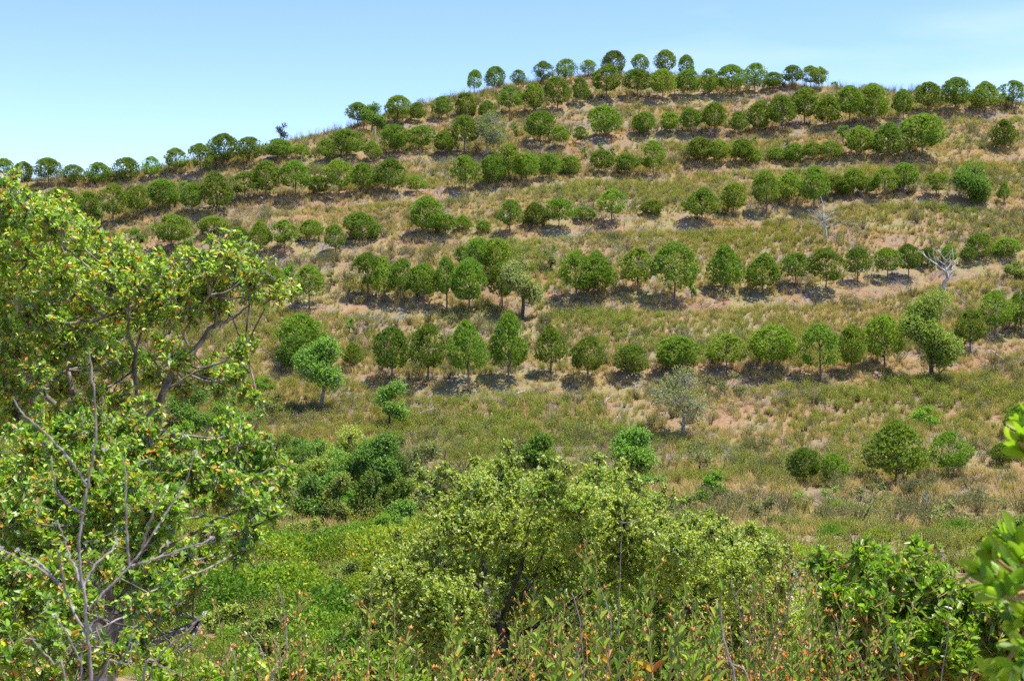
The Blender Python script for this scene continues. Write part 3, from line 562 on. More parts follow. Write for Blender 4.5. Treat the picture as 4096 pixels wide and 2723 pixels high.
# ------------------------------------------------------------------ pines
PINE_PAL = [((0.213, 0.318, 0.033), 5), ((0.154, 0.255, 0.03), 4), ((0.283, 0.383, 0.045), 3), ((0.345, 0.368, 0.075), 0.7)]
def crown_mesh(seed, shape):
    """crown of unit width and height: a dome of needle tufts with clumps and gaps"""
    r = np.random.default_rng(seed)
    zz = [0, .1, .3, .5, .72, .88, 1.0]
    pf = {'round': [.40, .70, .96, 1, .82, .54, .14], 'cone': [.45, .80, 1, .88, .62, .36, .08], 'open': [.35, .68, .95, 1, .82, .52, .14], 'flat': [.50, .82, 1, .98, .84, .60, .22]}[shape]
    nt = 2600; zt = r.uniform(0, 1, nt) ** .9; at_ = r.uniform(0, 6.28, nt)
    wob = 1 + r.uniform(.08, .22) * np.sin(at_ * 2 + r.uniform(0, 6)) + r.uniform(.04, .14) * np.sin(at_ * 3 + zt * 5 + r.uniform(0, 6)) + r.uniform(.05, .13) * np.sin(at_ * 5 - zt * 9) + r.uniform(.03, .10) * np.sin(at_ * 4 + zt * 14 + r.uniform(0, 6))
    rad = .5 * np.interp(zt, zz, pf) * wob; q = rad * (1 - .55 * r.uniform(0, 1, nt) ** 1.7)
    P = np.stack([np.cos(at_) * q, np.sin(at_) * q, zt], -1)
    nl = int(r.integers(26, 36)) if shape != 'open' else int(r.integers(17, 24))
    Cz = r.uniform(.06, .96, nl); Ca = np.arange(nl) * 2.4 + r.normal(size=nl) * .3; Cr = .5 * np.interp(Cz, zz, pf) * r.uniform(.6, 1.08, nl)
    C = np.stack([np.cos(Ca) * Cr, np.sin(Ca) * Cr, Cz], -1)
    dm = np.sqrt(((P[:, None] - C[None]) ** 2).sum(-1)).min(1)
    keep = (r.uniform(size=nt) < np.clip((.20 - dm) / .06, .10 if shape == 'open' else .18, 1))
    P = P[keep]; nt = len(P); R = np.full(nl, .12); nn = 7
    P = P + np.array([r.normal() * .05, r.normal() * .05, 0]) * P[:, 2:3]; near = C[np.sqrt(((P[:, None] - C[None]) ** 2).sum(-1)).argmin(1)]
    out = norm(norm(P - near) * .35 + norm(P - np.array([0, 0, .25])) * .3 + np.array([0, 0, .85]))
    Ax = norm(np.repeat(out, nn, 0) + r.normal(size=(nt * nn, 3)) * .5)
    PP = np.repeat(P, nn, 0); Bx = norm(np.cross(Ax, rand_dirs(nt * nn, r)))
    ln = r.uniform(.045, .085, (nt * nn, 1)); wd = r.uniform(.008, .014, (nt * nn, 1))
    V = [np.stack([PP - Bx * wd, PP + Bx * wd, PP + Ax * ln], 1).reshape(-1, 3)]
    base = np.array([p[0] for p in PINE_PAL])[pick(PINE_PAL, nt, r)] * r.uniform(.85, 1.15)
    K = [np.repeat(np.repeat(base, nn, 0) * r.uniform(.8, 1.2, (nt * nn, 1)), 3, 0)]
    V = np.concatenate(V); K = np.concatenate(K); T = np.arange(len(V)).reshape(-1, 3)
    lo, hi = np.percentile(V, 1, axis=0), np.percentile(V, 99, axis=0); sc_ = np.array([1 / (hi[0] - lo[0]), 1 / (hi[1] - lo[1]), 1 / (hi[2] - lo[2])])
    of_ = np.array([(hi[0] + lo[0]) / 2, (hi[1] + lo[1]) / 2, lo[2]]); V = (V - of_) * sc_; C = (C - of_) * sc_
    paths = [(curve_pts([[0, 0, max(-.05, c[2] - .30)], [c[0] * .5, c[1] * .5, c[2] - .12], c], 4), np.array([.012, .009, .006, .003])) for c in C[::2]]
    tv, tq = tubes(paths, 3)
    allv = np.concatenate([tv, V]); mi = np.concatenate([np.ones(len(tq), int), np.zeros(len(T), int)])
    return mesh_np('crown', allv, tq, T + len(tv), col=np.concatenate([np.tile((.2, .17, .15), (len(tv), 1)), K]), mats=[M_PINE, M_PBARK], mat_idx=mi)

def trunk_mesh(seed):
    r = np.random.default_rng(seed); b = r.normal(size=(4, 2)) * .02
    P = curve_pts([[0, 0, -.12], [b[1, 0], b[1, 1], .3], [b[2, 0], b[2, 1], .65], [0, 0, 1]], 7)
    v, q = tubes([(P, np.linspace(1, .45, 7) * .085)], 7)
    return mesh_np('trunk', v, q, mats=[M_PBARK], smooth=True)

CROWNS = {k: [crown_mesh(1000 + 37 * i + 7 * len(k), k) for i in range(n)] for k, n in (('round', 9), ('cone', 6), ('open', 8), ('flat', 5))}
TRUNKS = [trunk_mesh(i) for i in range(5)]
ORD = ['first', 'second', 'third', 'fourth', 'fifth', 'sixth', 'seventh', 'eighth', 'ninth', 'tenth', 'eleventh', 'twelfth', 'thirteenth', 'fourteenth', 'fifteenth', 'sixteenth', 'seventeenth', 'eighteenth', 'nineteenth']
def build_pines():
    r = np.random.default_rng(5)
    for row, items in ROWS:
        L = []
        for (z, c, t, b, w) in items:
            ox, oy = ZOOM[z]; L.append((ox + c * K_, oy + t * K_, oy + b * K_, w * K_))
        L.sort(); hm = np.median([b - t for _, t, b, _ in L])
        for i, (u, t, b, w) in enumerate(L):
            g = ground_at(u, b); Y = g[1]
            zt = (CV - t) / F * Y; hgt = max(zt - g[2], .9); W = w / F * Y * 1.06
            size = 'small ' if (b - t) < .78 * hm else ('large ' if (b - t) > 1.2 * hm else '')
            asp = (b - t) / w
            if asp > 1.75: kind = r.choice(['cone', 'round', 'open'])
            elif asp < 1.15: kind = r.choice(['round', 'flat'])
            else: kind = r.choice(['round', 'round', 'cone', 'flat', 'open', 'open'])
            wd = '' if (w < 1.25 * np.median([q[3] for q in L])) else 'broad '
            o = thing('pine_tree', f'{size or wd}green pine, {ORD[i]} from the left in {row}', 'pine tree', tuple(g), 'young pines planted in rows on the hillside', r.uniform(0, 6.28))
            cb = {'cone': .22, 'round': .26, 'flat': .30, 'open': .28}[kind] * r.uniform(.85, 1.2)
            if asp < 1.05: cb *= .45
            if asp > 1.7: cb *= 1.15
            k = link('crown', CROWNS[kind][r.integers(len(CROWNS[kind]))], o, (0, 0, hgt * cb)); k.scale = (W, W, hgt * (1 - cb) * .97)
            tr = link('trunk', TRUNKS[r.integers(5)], o); q = np.clip(hgt / 4.5, .4, 1.15); tr.scale = (q, q, hgt * (cb + .45 * (1 - cb)))
build_pines()

# ------------------------------------------------------------------ broad-leaved trees and bushes
def foliage_points(lobes, per_area, r, clus=6, lens=.05, shell=.55, up=.25):
    """twigs spread through the lobes: returns leaf positions, axes, normals and twig paths"""
    LP, LA, LN, TW = [], [], [], []
    for c, rad in [b_[:2] for b_ in lobes]:
        n = max(4, int(per_area * rad * rad))
        d = rand_dirs(n, r); d[:, 2] = d[:, 2] * .95 + up; d = norm(d)
        q = rad * (shell + (1 - shell) * r.uniform(0, 1, n) ** .7)
        tip = c + d * q[:, None] * np.array([1, 1, .92]) + r.normal(size=(n, 3)) * rad * .05
        td = norm(d * .8 + np.array([0, 0, .45]) + r.normal(size=(n, 3)) * .45)
        ln = lens * r.uniform(1.4, 3.4, n)
        k = clus
        f = r.uniform(0, 1, (n, k))
        P = tip[:, None] - td[:, None] * (ln[:, None] * (1 - f))[..., None]
        rd = norm(r.normal(size=(n, k, 3)))
        A = norm(td[:, None] * (.35 + .6 * f[..., None]) + rd * .9)
        Nn = norm(r.normal(size=(n, k, 3)) * .55 + np.array([0, 0, .75]) + d[:, None] * .35)
        LP.append(P.reshape(-1, 3)); LA.append(A.reshape(-1, 3)); LN.append(Nn.reshape(-1, 3))
        st = max(1, n // 60)
        for i in range(0, n, st):
            TW.append((tip[i] - td[i] * ln[i] * 1.2, tip[i], c))
    return np.concatenate(LP), np.concatenate(LA), np.concatenate(LN), TW

def broadleaf(root, lobes, base, fork, leaf, per_area, pal, mat, bark, seed, clus=6, aspect=.55, limbs=None, parts=0, trunk_r=.1, shell=.5, up=.25, twig_r=.004, twig_mat=None, fold=.25):
    """all in world space, then shifted under the root Empty. limbs: explicit (points, r0, r1)"""
    r = np.random.default_rng(seed); o = np.array(root.location)
    LP, LA, LN, TW = foliage_points(lobes, per_area, r, clus, leaf, shell, up)
    n = len(LP); ci = pick(pal, n, r); cols = np.array([p[0] for p in pal])
    L_ = leaf * r.uniform(.65, 1.25, n); W_ = L_ * aspect * r.uniform(.85, 1.15, n)
    # trunk
    if base is not None:
        base, fork = np.array(base), np.array(fork)
        mid = (base + fork) / 2 + r.normal(size=3) * np.linalg.norm(fork - base) * .06
        P = curve_pts([base, mid, fork], 8)
        v, q = tubes([(P - o, np.linspace(trunk_r, trunk_r * .65, 8))], 8)
        link('trunk', mesh_np('trunk', v, q, mats=[bark], smooth=True), root)
    paths = []
    if limbs:
        for pts, r0, r1 in limbs:
            P = curve_pts(pts, 5 * len(pts)); r0, r1 = r0 * .5, r1 * .6; P = P + r.normal(size=P.shape) * r0 * .12
            paths.append((P - o, np.linspace(r0, r1, len(P))))
    if fork is not None:
        for lb in lobes:
            c, rad = lb[:2]
            if len(lb) > 2:                   # a sprig: a fine twig from its clump
                m1 = (c + lb[2]) / 2 + r.normal(size=3) * .05 * np.linalg.norm(c - lb[2]); paths.append((curve_pts([lb[2], m1, c], 5) - o, np.linspace(twig_r * 1.2, twig_r * .5, 5))); continue
            f = np.array(fork); d = c - f
            if limbs:   # start from the nearest explicit limb
                allp = np.concatenate([np.asarray(p[0]) for p in limbs]); f = allp[np.argmin(((allp - c) ** 2).sum(1) + np.maximum(allp[:, 2] - c[2], 0) ** 2)]; d = c - f
            m1 = f + d * .5 + np.array([0, 0, -.05 * np.linalg.norm(d)]) + r.normal(size=3) * .06 * np.linalg.norm(d)
            r0 = min(trunk_r * .4, twig_r * 3.2)
            paths.append((curve_pts([f, m1, c + (c - m1) * .3], 7) - o, np.linspace(r0, twig_r * 1.5, 7)))
    for a, b, c in TW:
        m = (a + c) / 2 + r.normal(size=3) * .06 * np.linalg.norm(a - c) - np.array([0, 0, .05 * np.linalg.norm(a - c)])
        paths.append((curve_pts([c, m, a, b], 5) - o, np.linspace(twig_r * 1.3, twig_r * .45, 5)))
    if paths:
        v, q = tubes(paths, 4); link('branches', mesh_np('branches', v, q, mats=[twig_mat or bark], smooth=True), root)
    # the leaves that show largest are parts, the rest is one mesh
    order = np.argsort((LP[:, 1] - L_ * 2) + r.uniform(0, .15, n) + 3 * (np.abs(LP[:, 0] / LP[:, 1]) > .36) + 3 * (LP[:, 2] / LP[:, 1] < -.238))
    big = order[:parts]; rest = np.ones(n, bool); rest[big] = False
    A = norm(LA); N_ = norm(LN - (LN * A).sum(-1, keepdims=True) * A); B = np.cross(A, N_)
    for i in big:
        ob = bpy.data.objects.new('leaf', unit_leaf(mat, int(ci[i]), cols[ci[i]], fold)); COL.objects.link(ob); ob.parent = root
        M = Matrix.Identity(4)
        for k in range(3):
            M[k][0] = B[i, k] * W_[i]; M[k][1] = A[i, k] * L_[i]; M[k][2] = N_[i, k] * L_[i]; M[k][3] = LP[i, k] - o[k]
        ob.matrix_basis = M
    V, Q = leaf_geo(LP[rest] - o, LA[rest], LN[rest], L_[rest], W_[rest], fold)
    cc = cols[ci[rest]] * r.uniform(.8, 1.2, (rest.sum(), 1))
    link('foliage', mesh_np('foliage', V, Q, col=np.repeat(cc, 6, 0), mats=[mat]), root, kind='stuff')

HOAK = [((0.196, 0.375, 0.057), 5), ((0.266, 0.452, 0.064), 4), ((0.138, 0.285, 0.051), 3), ((0.37, 0.492, 0.086), 1)]
HDARK = [((0.146, 0.24, 0.025), 5), ((0.208, 0.319, 0.032), 4), ((0.11, 0.182, 0.021), 3)]
HGREY = [((0.323, 0.354, 0.124), 5), ((0.263, 0.326, 0.094), 4), ((0.444, 0.433, 0.188), 2), ((0.202, 0.266, 0.071), 2)]
HLIME = [((0.2, 0.383, 0.023), 5), ((0.266, 0.459, 0.035), 3), ((0.15, 0.288, 0.021), 3)]
HYEL = [((0.366, 0.473, 0.079), 5), ((0.517, 0.524, 0.1), 3), ((0.282, 0.384, 0.072), 3)]
def hill_tree(name, label, cat, u, vt, vb, w, pal, seed, nl=9, dens=1.0, stem=.25, group=None, bark=None, leaf=None, shell=.5, y0=60.0):
    """a tree on the far slope given the outline it has in the photograph"""
    g = ground_at(u, vb, y0); Y = g[1]; hgt = (CV - vt) / F * Y - g[2]; W = w / F * Y
    r = np.random.default_rng(seed)
    root = thing(name, label, cat, tuple(g), group)
    lobes = []
    for i in range(nl):
        a = 2.4 * i + r.uniform(-.5, .5); z = stem + (1 - stem) * (0.12 + .72 * ((i * .618 + r.uniform(0, .15)) % 1.0))
        env = math.sqrt(max(.12, 1 - ((z - (stem + .42 * (1 - stem))) / (.62 * (1 - stem))) ** 2))
        rad = min(W, hgt) * r.uniform(.22, .33); q = max(0, W * .53 * env - rad * .7) * r.uniform(.5, 1.05)
        lobes.append((g + np.array([math.cos(a) * q, math.sin(a) * q * .8, z * hgt]), rad))
    fork = g + np.array([r.normal() * .05 * W, 0, hgt * (stem + .12)])
    lf = leaf or .13
    broadleaf(root, lobes, g - np.array([0, 0, .1]), fork, lf, 200 * dens / (lf * 7.5) ** 2 , pal, M_HILLOAK, bark or M_DARKBARK, seed, clus=6, aspect=.6, trunk_r=max(.05, .03 * hgt), shell=shell, twig_r=.007)
    return root

def z(view, x, y):
    o = {**{k: (*v, K_) for k, v in ZOOM.items()}, 'a': (1000, 1500, 1200 / 2352), 'b': (2000, 1400, 1200 / 2352), 'l': (0, 1500, 1200 / 2352), 'm': (0, 1923, 1200 / 2352), 'r': (2896, 1923, 1200 / 2352), 'c': (2200, 1923, 1200 / 2352), 'd': (1200, 1923, 1200 / 2352), 't': (0, 750, 1200 / 2352)}[view]
    return o[0] + x * o[2], o[1] + y * o[2]

def HT(name, label, cat, view, cx, top, foot, w, pal, seed, **k):
    (u, vt), (_, vb) = z(view, cx, top), z(view, cx, foot); w *= K_ if isinstance(view, int) else 1200 / 2352
    return hill_tree(name, label, cat, u, vt, vb, w, pal, seed, **k)

HT('oak_tree', 'broad leafy green tree on the skyline beside a bleached dead trunk', 'tree', 2, 1125, 490, 740, 245, HOAK, 1, nl=10)
HT('oak_tree', 'tiny dark lone tree standing on the left skyline', 'tree', 2, 290, 672, 800, 140, [((.05, .07, .05), 1), ((.07, .09, .06), 1)], 2, nl=6, dens=.5, stem=.35)
HT('cork_oak', 'open grey-green cork oak with pale limbs on the upper left slope', 'tree', 2, 2195, 580, 975, 360, HGREY, 3, nl=14, dens=.25, stem=.25, bark=M_PALEBARK)
HT('oak_tree', 'broad fresh green oak bush beside the right-hand row', 'tree', 4, 2040, 1040, 1450, 440, HOAK, 4, nl=18, dens=.6, stem=.1)
HT('oak_tree', 'big yellow-green oak among the pines at the right', 'tree', 7, 1500, 820, 1680, 560, HYEL, 5, nl=22, dens=.55, stem=.15)
HT('oak_tree', 'grey-green oak with bare twigs in the middle of the hill', 'tree', 6, 200, 490, 1090, 420, HGREY, 6, nl=16, dens=.45, stem=.28)
HT('oak_tree', 'thin pale grey oak tangled behind the grey-green oak', 'tree', 6, 470, 370, 690, 180, HGREY, 7, nl=6, dens=.5, stem=.1)
HT('oak_tree', 'spreading green oak with forked trunk at the lower left of the rows', 'tree', 5, 640, 1150, 1830, 480, HOAK, 8, nl=20, dens=.5, stem=.3, bark=M_BARK)
HT('oak_tree', 'small leaning green oak below the lowest row of pines', 'tree', 'a', 1115, 50, 460, 260, HOAK, 9, nl=8, stem=.2)
HT('oak_tree', 'thin wispy grey tree below the lowest row of pines', 'tree', 'b', 1420, 170, 700, 520, HGREY, 10, nl=18, dens=.13, stem=.3, bark=M_PALEBARK)
HT('oak_tree', 'leaning grey tree with a crooked dark trunk above the central oak', 'tree', 'b', 1560, 690, 1005, 330, HGREY, 11, nl=9, dens=.13, stem=.3)
HT('oak_tree', 'fresh green oak just behind the top of the central oak', 'tree', 'b', 1030, 615, 1030, 400, HOAK, 12, nl=12, dens=.9, stem=.15)
HT('evergreen_bush', 'dark glossy green round bush above the central oak', 'bush', 'b', 300, 655, 1030, 290, HDARK, 13, nl=13, dens=1.2, stem=.02)
HT('evergreen_bush', 'olive green bush below the leaning grey tree', 'bush', 'b', 1690, 950, 1185, 220, HLIME, 14, nl=7, stem=.0)
HT('evergreen_bush', 'yellow-green bush above the loose pines at the lower right', 'bush', 8, 1455, 520, 760, 250, HLIME, 15, nl=7, stem=.0)
HT('evergreen_bush', 'bright lime green bush beside the small left-hand pine of the clump', 'bush', 5, 365, 475, 640, 135, HLIME, 16, nl=5, stem=.0)
HT('evergreen_bush', 'bright green low bush under the long left row', 'bush', 1, 1270, 1150, 1310, 215, HLIME, 17, nl=6, stem=.0)
HT('evergreen_bush', 'dark green bush at the foot of the large pine above the left tree', 'bush', 1, 1720, 1290, 1450, 230, HOAK, 18, nl=6, stem=.0)
HT('oak_tree', 'dark spreading oak at the far left edge of the skyline', 'tree', 1, 60, 690, 850, 250, HOAK, 19, nl=8, stem=.1)
HT('oak_tree', 'grey-green oak behind the top of the left tree', 'tree', 1, 260, 790, 990, 270, HGREY, 20, nl=8, stem=.1)
HT('sapling', 'blue-green sapling between two pines of the long left row', 'sapling', 1, 1690, 720, 920, 75, HOAK, 21, nl=4, stem=.1)
HT('sapling', 'blue-green sapling beside the tall row at the upper right', 'sapling', 4, 865, 680, 895, 120, HOAK, 22, nl=6, stem=.25)
for k, (vw, cx, t, f, w, lab) in enumerate([
    (3, 30, 760, 900, 80, 'sapling right of the grey cork oak'), (3, 142, 800, 895, 85, 'small sapling left of the middle row below the summit'),
    (3, 780, 1000, 1115, 80, 'dark blue-green sapling below the third pine of the middle row'), (3, 930, 950, 1040, 75, 'pale sapling just above the row at the centre'),
    (3, 1040, 1000, 1095, 65, 'small round sapling left of a centre row pine'), (6, 1770, 700, 900, 110, 'dark sapling right of the broad pine beside the grey-green oak'),
    (5, 755, 535, 690, 110, 'grey-green sapling between the clump and the left-hand pines'), (5, 920, 955, 1105, 100, 'leaning dark green sapling below the dense clump'),
    (4, 45, 790, 850, 90, 'low green sapling under the upper right row'), (4, 775, 285, 345, 90, 'little green bush on the right skyline')]):
    HT('sapling', lab, 'sapling', vw, cx, t, f, w, HOAK if k % 2 else HGREY, 30 + k, nl=4, stem=.15)
# valley thicket behind the lush shrubs
for k, (cx, t, f, w, pal, st, lab) in enumerate([
    (390, 485, 800, 360, HOAK, .1, 'round dark green oak at the back left of the valley thicket'), (520, 650, 1100, 330, HYEL, .05, 'pale green oak in the middle of the valley thicket'),
    (430, 860, 1180, 330, HGREY, .1, 'greyish rusty oak at the front left of the valley thicket'), (800, 580, 1160, 330, HOAK, .05, 'tall blue-green oak in the valley thicket'),
    (1020, 450, 1160, 290, HOAK, .4, 'tallest oak of the valley thicket with dark trunk showing'), (1170, 800, 1180, 210, HDARK, .0, 'dark green bush at the right of the valley thicket'),
    (1200, 960, 1290, 230, HOAK, .0, 'green bush at the front right of the valley thicket'), (1340, 890, 1150, 220, HGREY, .0, 'grey-green bush right of the valley thicket'),
    (800, 900, 1190, 230, HOAK, .0, 'low green oak bush at the front of the valley thicket'), (640, 600, 960, 260, HOAK, .0, 'green oak crown at the back of the valley thicket'),
    (640, 780, 1180, 260, HOAK, .0, 'leafy green oak at the front middle of the valley thicket'), (270, 560, 1000, 230, HDARK, .0, 'dark oak at the far left of the valley thicket'), (220, 880, 1220, 240, HYEL, .0, 'pale oak bush at the left front of the valley thicket')]):
    HT('oak_tree' if 'bush' not in lab else 'oak_bush', lab, 'tree' if 'bush' not in lab else 'bush', 'a', cx, t, f, w * 1.3, pal, 50 + k, nl=16, stem=st, leaf=.10, group='trees of the valley thicket')
for k, (vw, cx, t, f, w, pal, lab) in enumerate([
    ('l', 1480, 60, 480, 420, HOAK, 'dark green oak showing behind the right limb of the left tree'), ('l', 1420, 370, 640, 300, HLIME, 'olive green bush under the limb of the left tree'),
    ('l', 60, 150, 520, 420, HOAK, 'green oak showing behind the left edge of the left tree'), ('t', 900, 1080, 1420, 520, HLIME, 'bright lime green bush seen through the gap in the left tree'),
    ('t', 150, 700, 1050, 420, HDARK, 'dark oak behind the upper left tree crown'), ('t', 1760, 1370, 1600, 300, HOAK, 'dark green oak bush right of the left tree limb'),
    ('t', 2050, 1470, 1600, 250, HLIME, 'low yellow-green bush right of the left tree'),
    ('r', 1240, 380, 760, 560, HOAK, 'wide blue-green bush behind the glossy right-hand shrub'), ('r', 2280, 290, 620, 360, HOAK, 'green oak at the right edge behind the near branch'),
    ('r', 700, 880, 1100, 200, HOAK, 'small round green bush left of the glossy shrub'), (7, 2290, 560, 700, 230, HYEL, 'pale green bush at the right edge of the hillside')]):
    HT('oak_tree' if 'oak' in lab and 'bush' not in lab else 'green_bush', lab, 'tree' if 'oak' in lab and 'bush' not in lab else 'bush', vw, cx, t, f, w, pal, 70 + k, nl=11, stem=.02, leaf=.11)

_r = np.random.default_rng(91); _n = 0
for _row, _v, _us in (('back', 1960, range(1010, 1760, 95)), ('middle', 2040, range(960, 1800, 105)), ('front', 2110, range(1000, 1830, 120))):
    for _i, _u in enumerate(_us):
        _h = _r.uniform(150, 270); _pl = [HOAK, HOAK, HGREY, HYEL, HDARK][_r.integers(5)]; _uu = _u + _r.uniform(-25, 25)
        hill_tree('green_bush', f'leafy green bush, {ORD[_i]} from the left in the {_row} line of bushes filling the gully', 'bush', _uu, _v - _h, _v + _r.uniform(-15, 15), _r.uniform(130, 210), _pl, 900 + _n, nl=9, stem=.0, leaf=.10, dens=.7, group='bushes in the gully'); _n += 1
for _i, (_u, _v, _w) in enumerate(sorted([(1100, 2290, 190), (1300, 2240, 210), (1480, 2200, 230), (1640, 2260, 180), (1180, 2420, 210), (1390, 2380, 190), (1010, 2480, 220), (1290, 2560, 230), (1090, 2640, 260), (1480, 2500, 200), (1680, 2170, 170), (1210, 2190, 190), (900, 2560, 230), (1420, 2660, 230), (1540, 2330, 150), (1040, 2370, 150)])):
    hill_tree('green_bush', f'bright green low bush, {ORD[_i]} from the left on the slope between the near oaks', 'bush', _u, _v - _r.uniform(.55, .8) * _w, _v, _w, HLIME if _i % 3 else HYEL, 960 + _i, nl=10, stem=.0, leaf=.055, dens=.8, group='bushes between the near oaks', y0=22.0)
for _i, (_u, _vt, _vb, _w, _pl, _lab) in enumerate([(1000, 1640, 1790, 200, HOAK, 'green oak bush on the bank right of the left tree'), (1090, 1560, 1660, 150, HYEL, 'low yellow-green bush above the bare soil patch'), (930, 1560, 1720, 170, HLIME, 'olive bush touching the edge of the left tree'),
        (330, 770, 880, 190, HOAK, 'dark green bush below the third pine of the left skyline'), (150, 830, 950, 220, HLIME, 'olive bush at the far left edge above the left tree'), (560, 1010, 1100, 200, HOAK, 'low green bush just right of the left tree top'), (1080, 1080, 1160, 150, HOAK, 'green bush between the pines above the left tree tip'), (2900, 1490, 1600, 190, HGREY, 'low green-grey bush under the lowest row right of the wispy tree'),
        (2560, 1900, 2010, 260, HOAK, 'low green bush behind the right shoulder of the central oak'), (2780, 1960, 2080, 240, HOAK, 'bright green low bush behind the right crown of the central oak'), (3300, 1940, 2040, 260, HOAK, 'low green bush in front of the two small round pines'),
        (3480, 1930, 2030, 260, HGREY, 'low grey-green bush left of the snag root fan'), (3820, 1990, 2110, 250, HGREY, 'low grey-green bush right of the snag root fan'), (3080, 1990, 2100, 220, HGREY, 'dull green bush on the orange soil above the dry rockrose'), (3930, 2080, 2170, 240, HGREY, 'grey bush left of the oak at the right edge')]):
    hill_tree('green_bush', _lab, 'bush', _u, _vt, _vb, _w, _pl, 990 + _i, nl=9, stem=.0, leaf=.10, dens=.45)

# ------------------------------------------------------------------ dead trees, logs, posts and brush piles on the hill
def tubes_thing(name, label, cat, specs, mat, part_names, group=None, loc=None, sides=6):
    """specs: list of (points, r0, r1); part_names the same length"""
    o = np.array(loc if loc is not None else specs[0][0][0]); root = thing(name, label, cat, tuple(o), group)
    by = {}
    for (pts, r0, r1), pn in zip(specs, part_names):
        P = curve_pts(pts, max(4, 4 * len(pts))); by.setdefault(pn, []).append((P - o, np.linspace(r0, r1, len(P))))
    for pn, ps in by.items():
        v, q = tubes(ps, sides); link(pn, mesh_np(pn, v, q, mats=[mat], smooth=True), root)
    return root

def dead_tree():
    g = ground_at(*z(7, 1625, 850)); Y = g[1]
    def p(x, y, dy=0): u, v = z(7, x, y); return at(u, v, Y + dy)
    sp = [([g, p(1620, 770), p(1655, 720), p(1640, 660)], .20, .16)]
    br = [[(1640, 660), (1560, 600), (1500, 560), (1450, 520), (1410, 480), (1370, 475)], [(1640, 660), (1635, 600), (1620, 540), (1590, 490), (1585, 410)],
          [(1660, 720), (1690, 670), (1750, 630), (1795, 605)], [(1640, 650), (1700, 560), (1700, 480), (1695, 430)], [(1560, 600), (1530, 520), (1520, 430)],
          [(1500, 560), (1480, 500), (1470, 470)], [(1620, 540), (1660, 500), (1690, 455)], [(1700, 560), (1740, 590), (1745, 560)], [(1635, 600), (1590, 570), (1560, 545), (1545, 500)],
          [(1600, 690), (1560, 690), (1540, 670)], [(1690, 670), (1700, 620), (1730, 600)], [(1590, 490), (1560, 465), (1540, 470)], [(1450, 520), (1440, 500), (1425, 470)], [(1620, 540), (1650, 560), (1680, 520)]]
    r = random.Random(3)
    for i, b in enumerate(br):
        dy = r.uniform(-.9, .9); n = len(b)
        sp.append(([p(x, y, dy * k / max(1, n - 1)) for k, (x, y) in enumerate(b)], .10 if i < 4 else .065, .022))
    tubes_thing('dead_tree', 'bleached bare dead tree with forked branches on the right slope', 'dead tree', sp, M_DEADW, ['trunk'] + ['branches'] * len(br))
    # lichen covered sapling
    g = ground_at(*z(7, 540, 370)); Y = g[1]
    sp = [([g, p2(7, 530, 270, Y), p2(7, 512, 190, Y)], .14, .09)]
    rr = np.random.default_rng(4)
    for i in range(26):
        a = rr.uniform(-1.3, 1.3); l = rr.uniform(.8, 2.4); s0 = np.array(p2(7, 515, rr.uniform(150, 260), Y)); d = np.array([math.sin(a) * .9, rr.normal() * .4, math.cos(a)])
        sp.append(([s0, s0 + d * l * .5 + rr.normal(size=3) * .1, s0 + d * l], .04, .012))
    root = tubes_thing('lichened_tree', 'pale lichen-covered half-dead tree above the open scrub', 'dead tree', sp, M_DEADW, ['trunk'] + ['branches'] * 26)
def p2(vw, x, y, Y): u, v = z(vw, x, y); return at(u, v, Y)
dead_tree()

def log(view, x0, y0, x1, y1, label, rad=.07, name='fallen_log'):
    a = ground_at(*z(view, x0, y0)); b = ground_at(*z(view, x1, y1)); a = a + np.array([0, 0, rad + .12]); b = b + np.array([0, 0, rad + .2])
    rr = np.random.default_rng(int(x0 + y0)); sp = [([a, (a + b) / 2 + rr.normal(size=3) * .05, b], rad, rad * .6)]
    for _ in range(7):
        f = rr.uniform(.05, .7); s0 = a * (1 - f) + b * f
        sp.append(([s0, s0 + np.array([rr.normal() * .6, rr.normal() * .4, rr.uniform(.0, .3)])], .02, .008))
    tubes_thing(name, label, 'log', sp, M_DEAD, ['trunk'] + ['branches'] * 7, 'fallen logs on the hillside')
log('a', 1250, 340, 1470, 282, 'thin fallen log below the small leaning oak')
log('a', 1960, 250, 2165, 110, 'fallen grey log with dead branches below the lowest row of pines', .09)
log('b', 720, 490, 885, 330, 'fallen log with a dark upper end left of the wispy grey tree', .07)
log('b', 500, 350, 528, 315, 'short pale log end poking out under the lowest row')
log('b', 1950, 290, 2040, 350, 'grey log right of the wispy tree')
log(6, 1920, 960, 2045, 872, 'straight pale log right of the grey-green oak row', .07)
log(6, 760, 330, 860, 250, 'pale thin log under the row across the middle')
log(6, 950, 300, 985, 285, 'short pale log right of the thin one under the middle row', .06)
log(2, 1280, 1440, 1350, 1490, 'pale log under the long left row')
log(3, 495, 765, 532, 735, 'short white log beside the first middle row pine', .07)
log(5, 570, 440, 650, 395, 'pale log above the clump on the left')
log(5, 2080, 1010, 2160, 955, 'grey log on bare soil below the dense clump', .08)
log(7, 750, 835, 815, 865, 'short grey log on bare soil at the right', .08)
log(7, 2070, 1390, 2200, 1480, 'grey branching log near the right edge', .07)
log(4, 1220, 740, 1260, 690, 'dead grey branch under the tall upper right row', .05)
log(5, 80, 1010, 130, 985, 'short grey log beside the left tree twig')
log(3, 2165, 545, 2200, 570, 'small white log beneath the first row below the summit', .05)

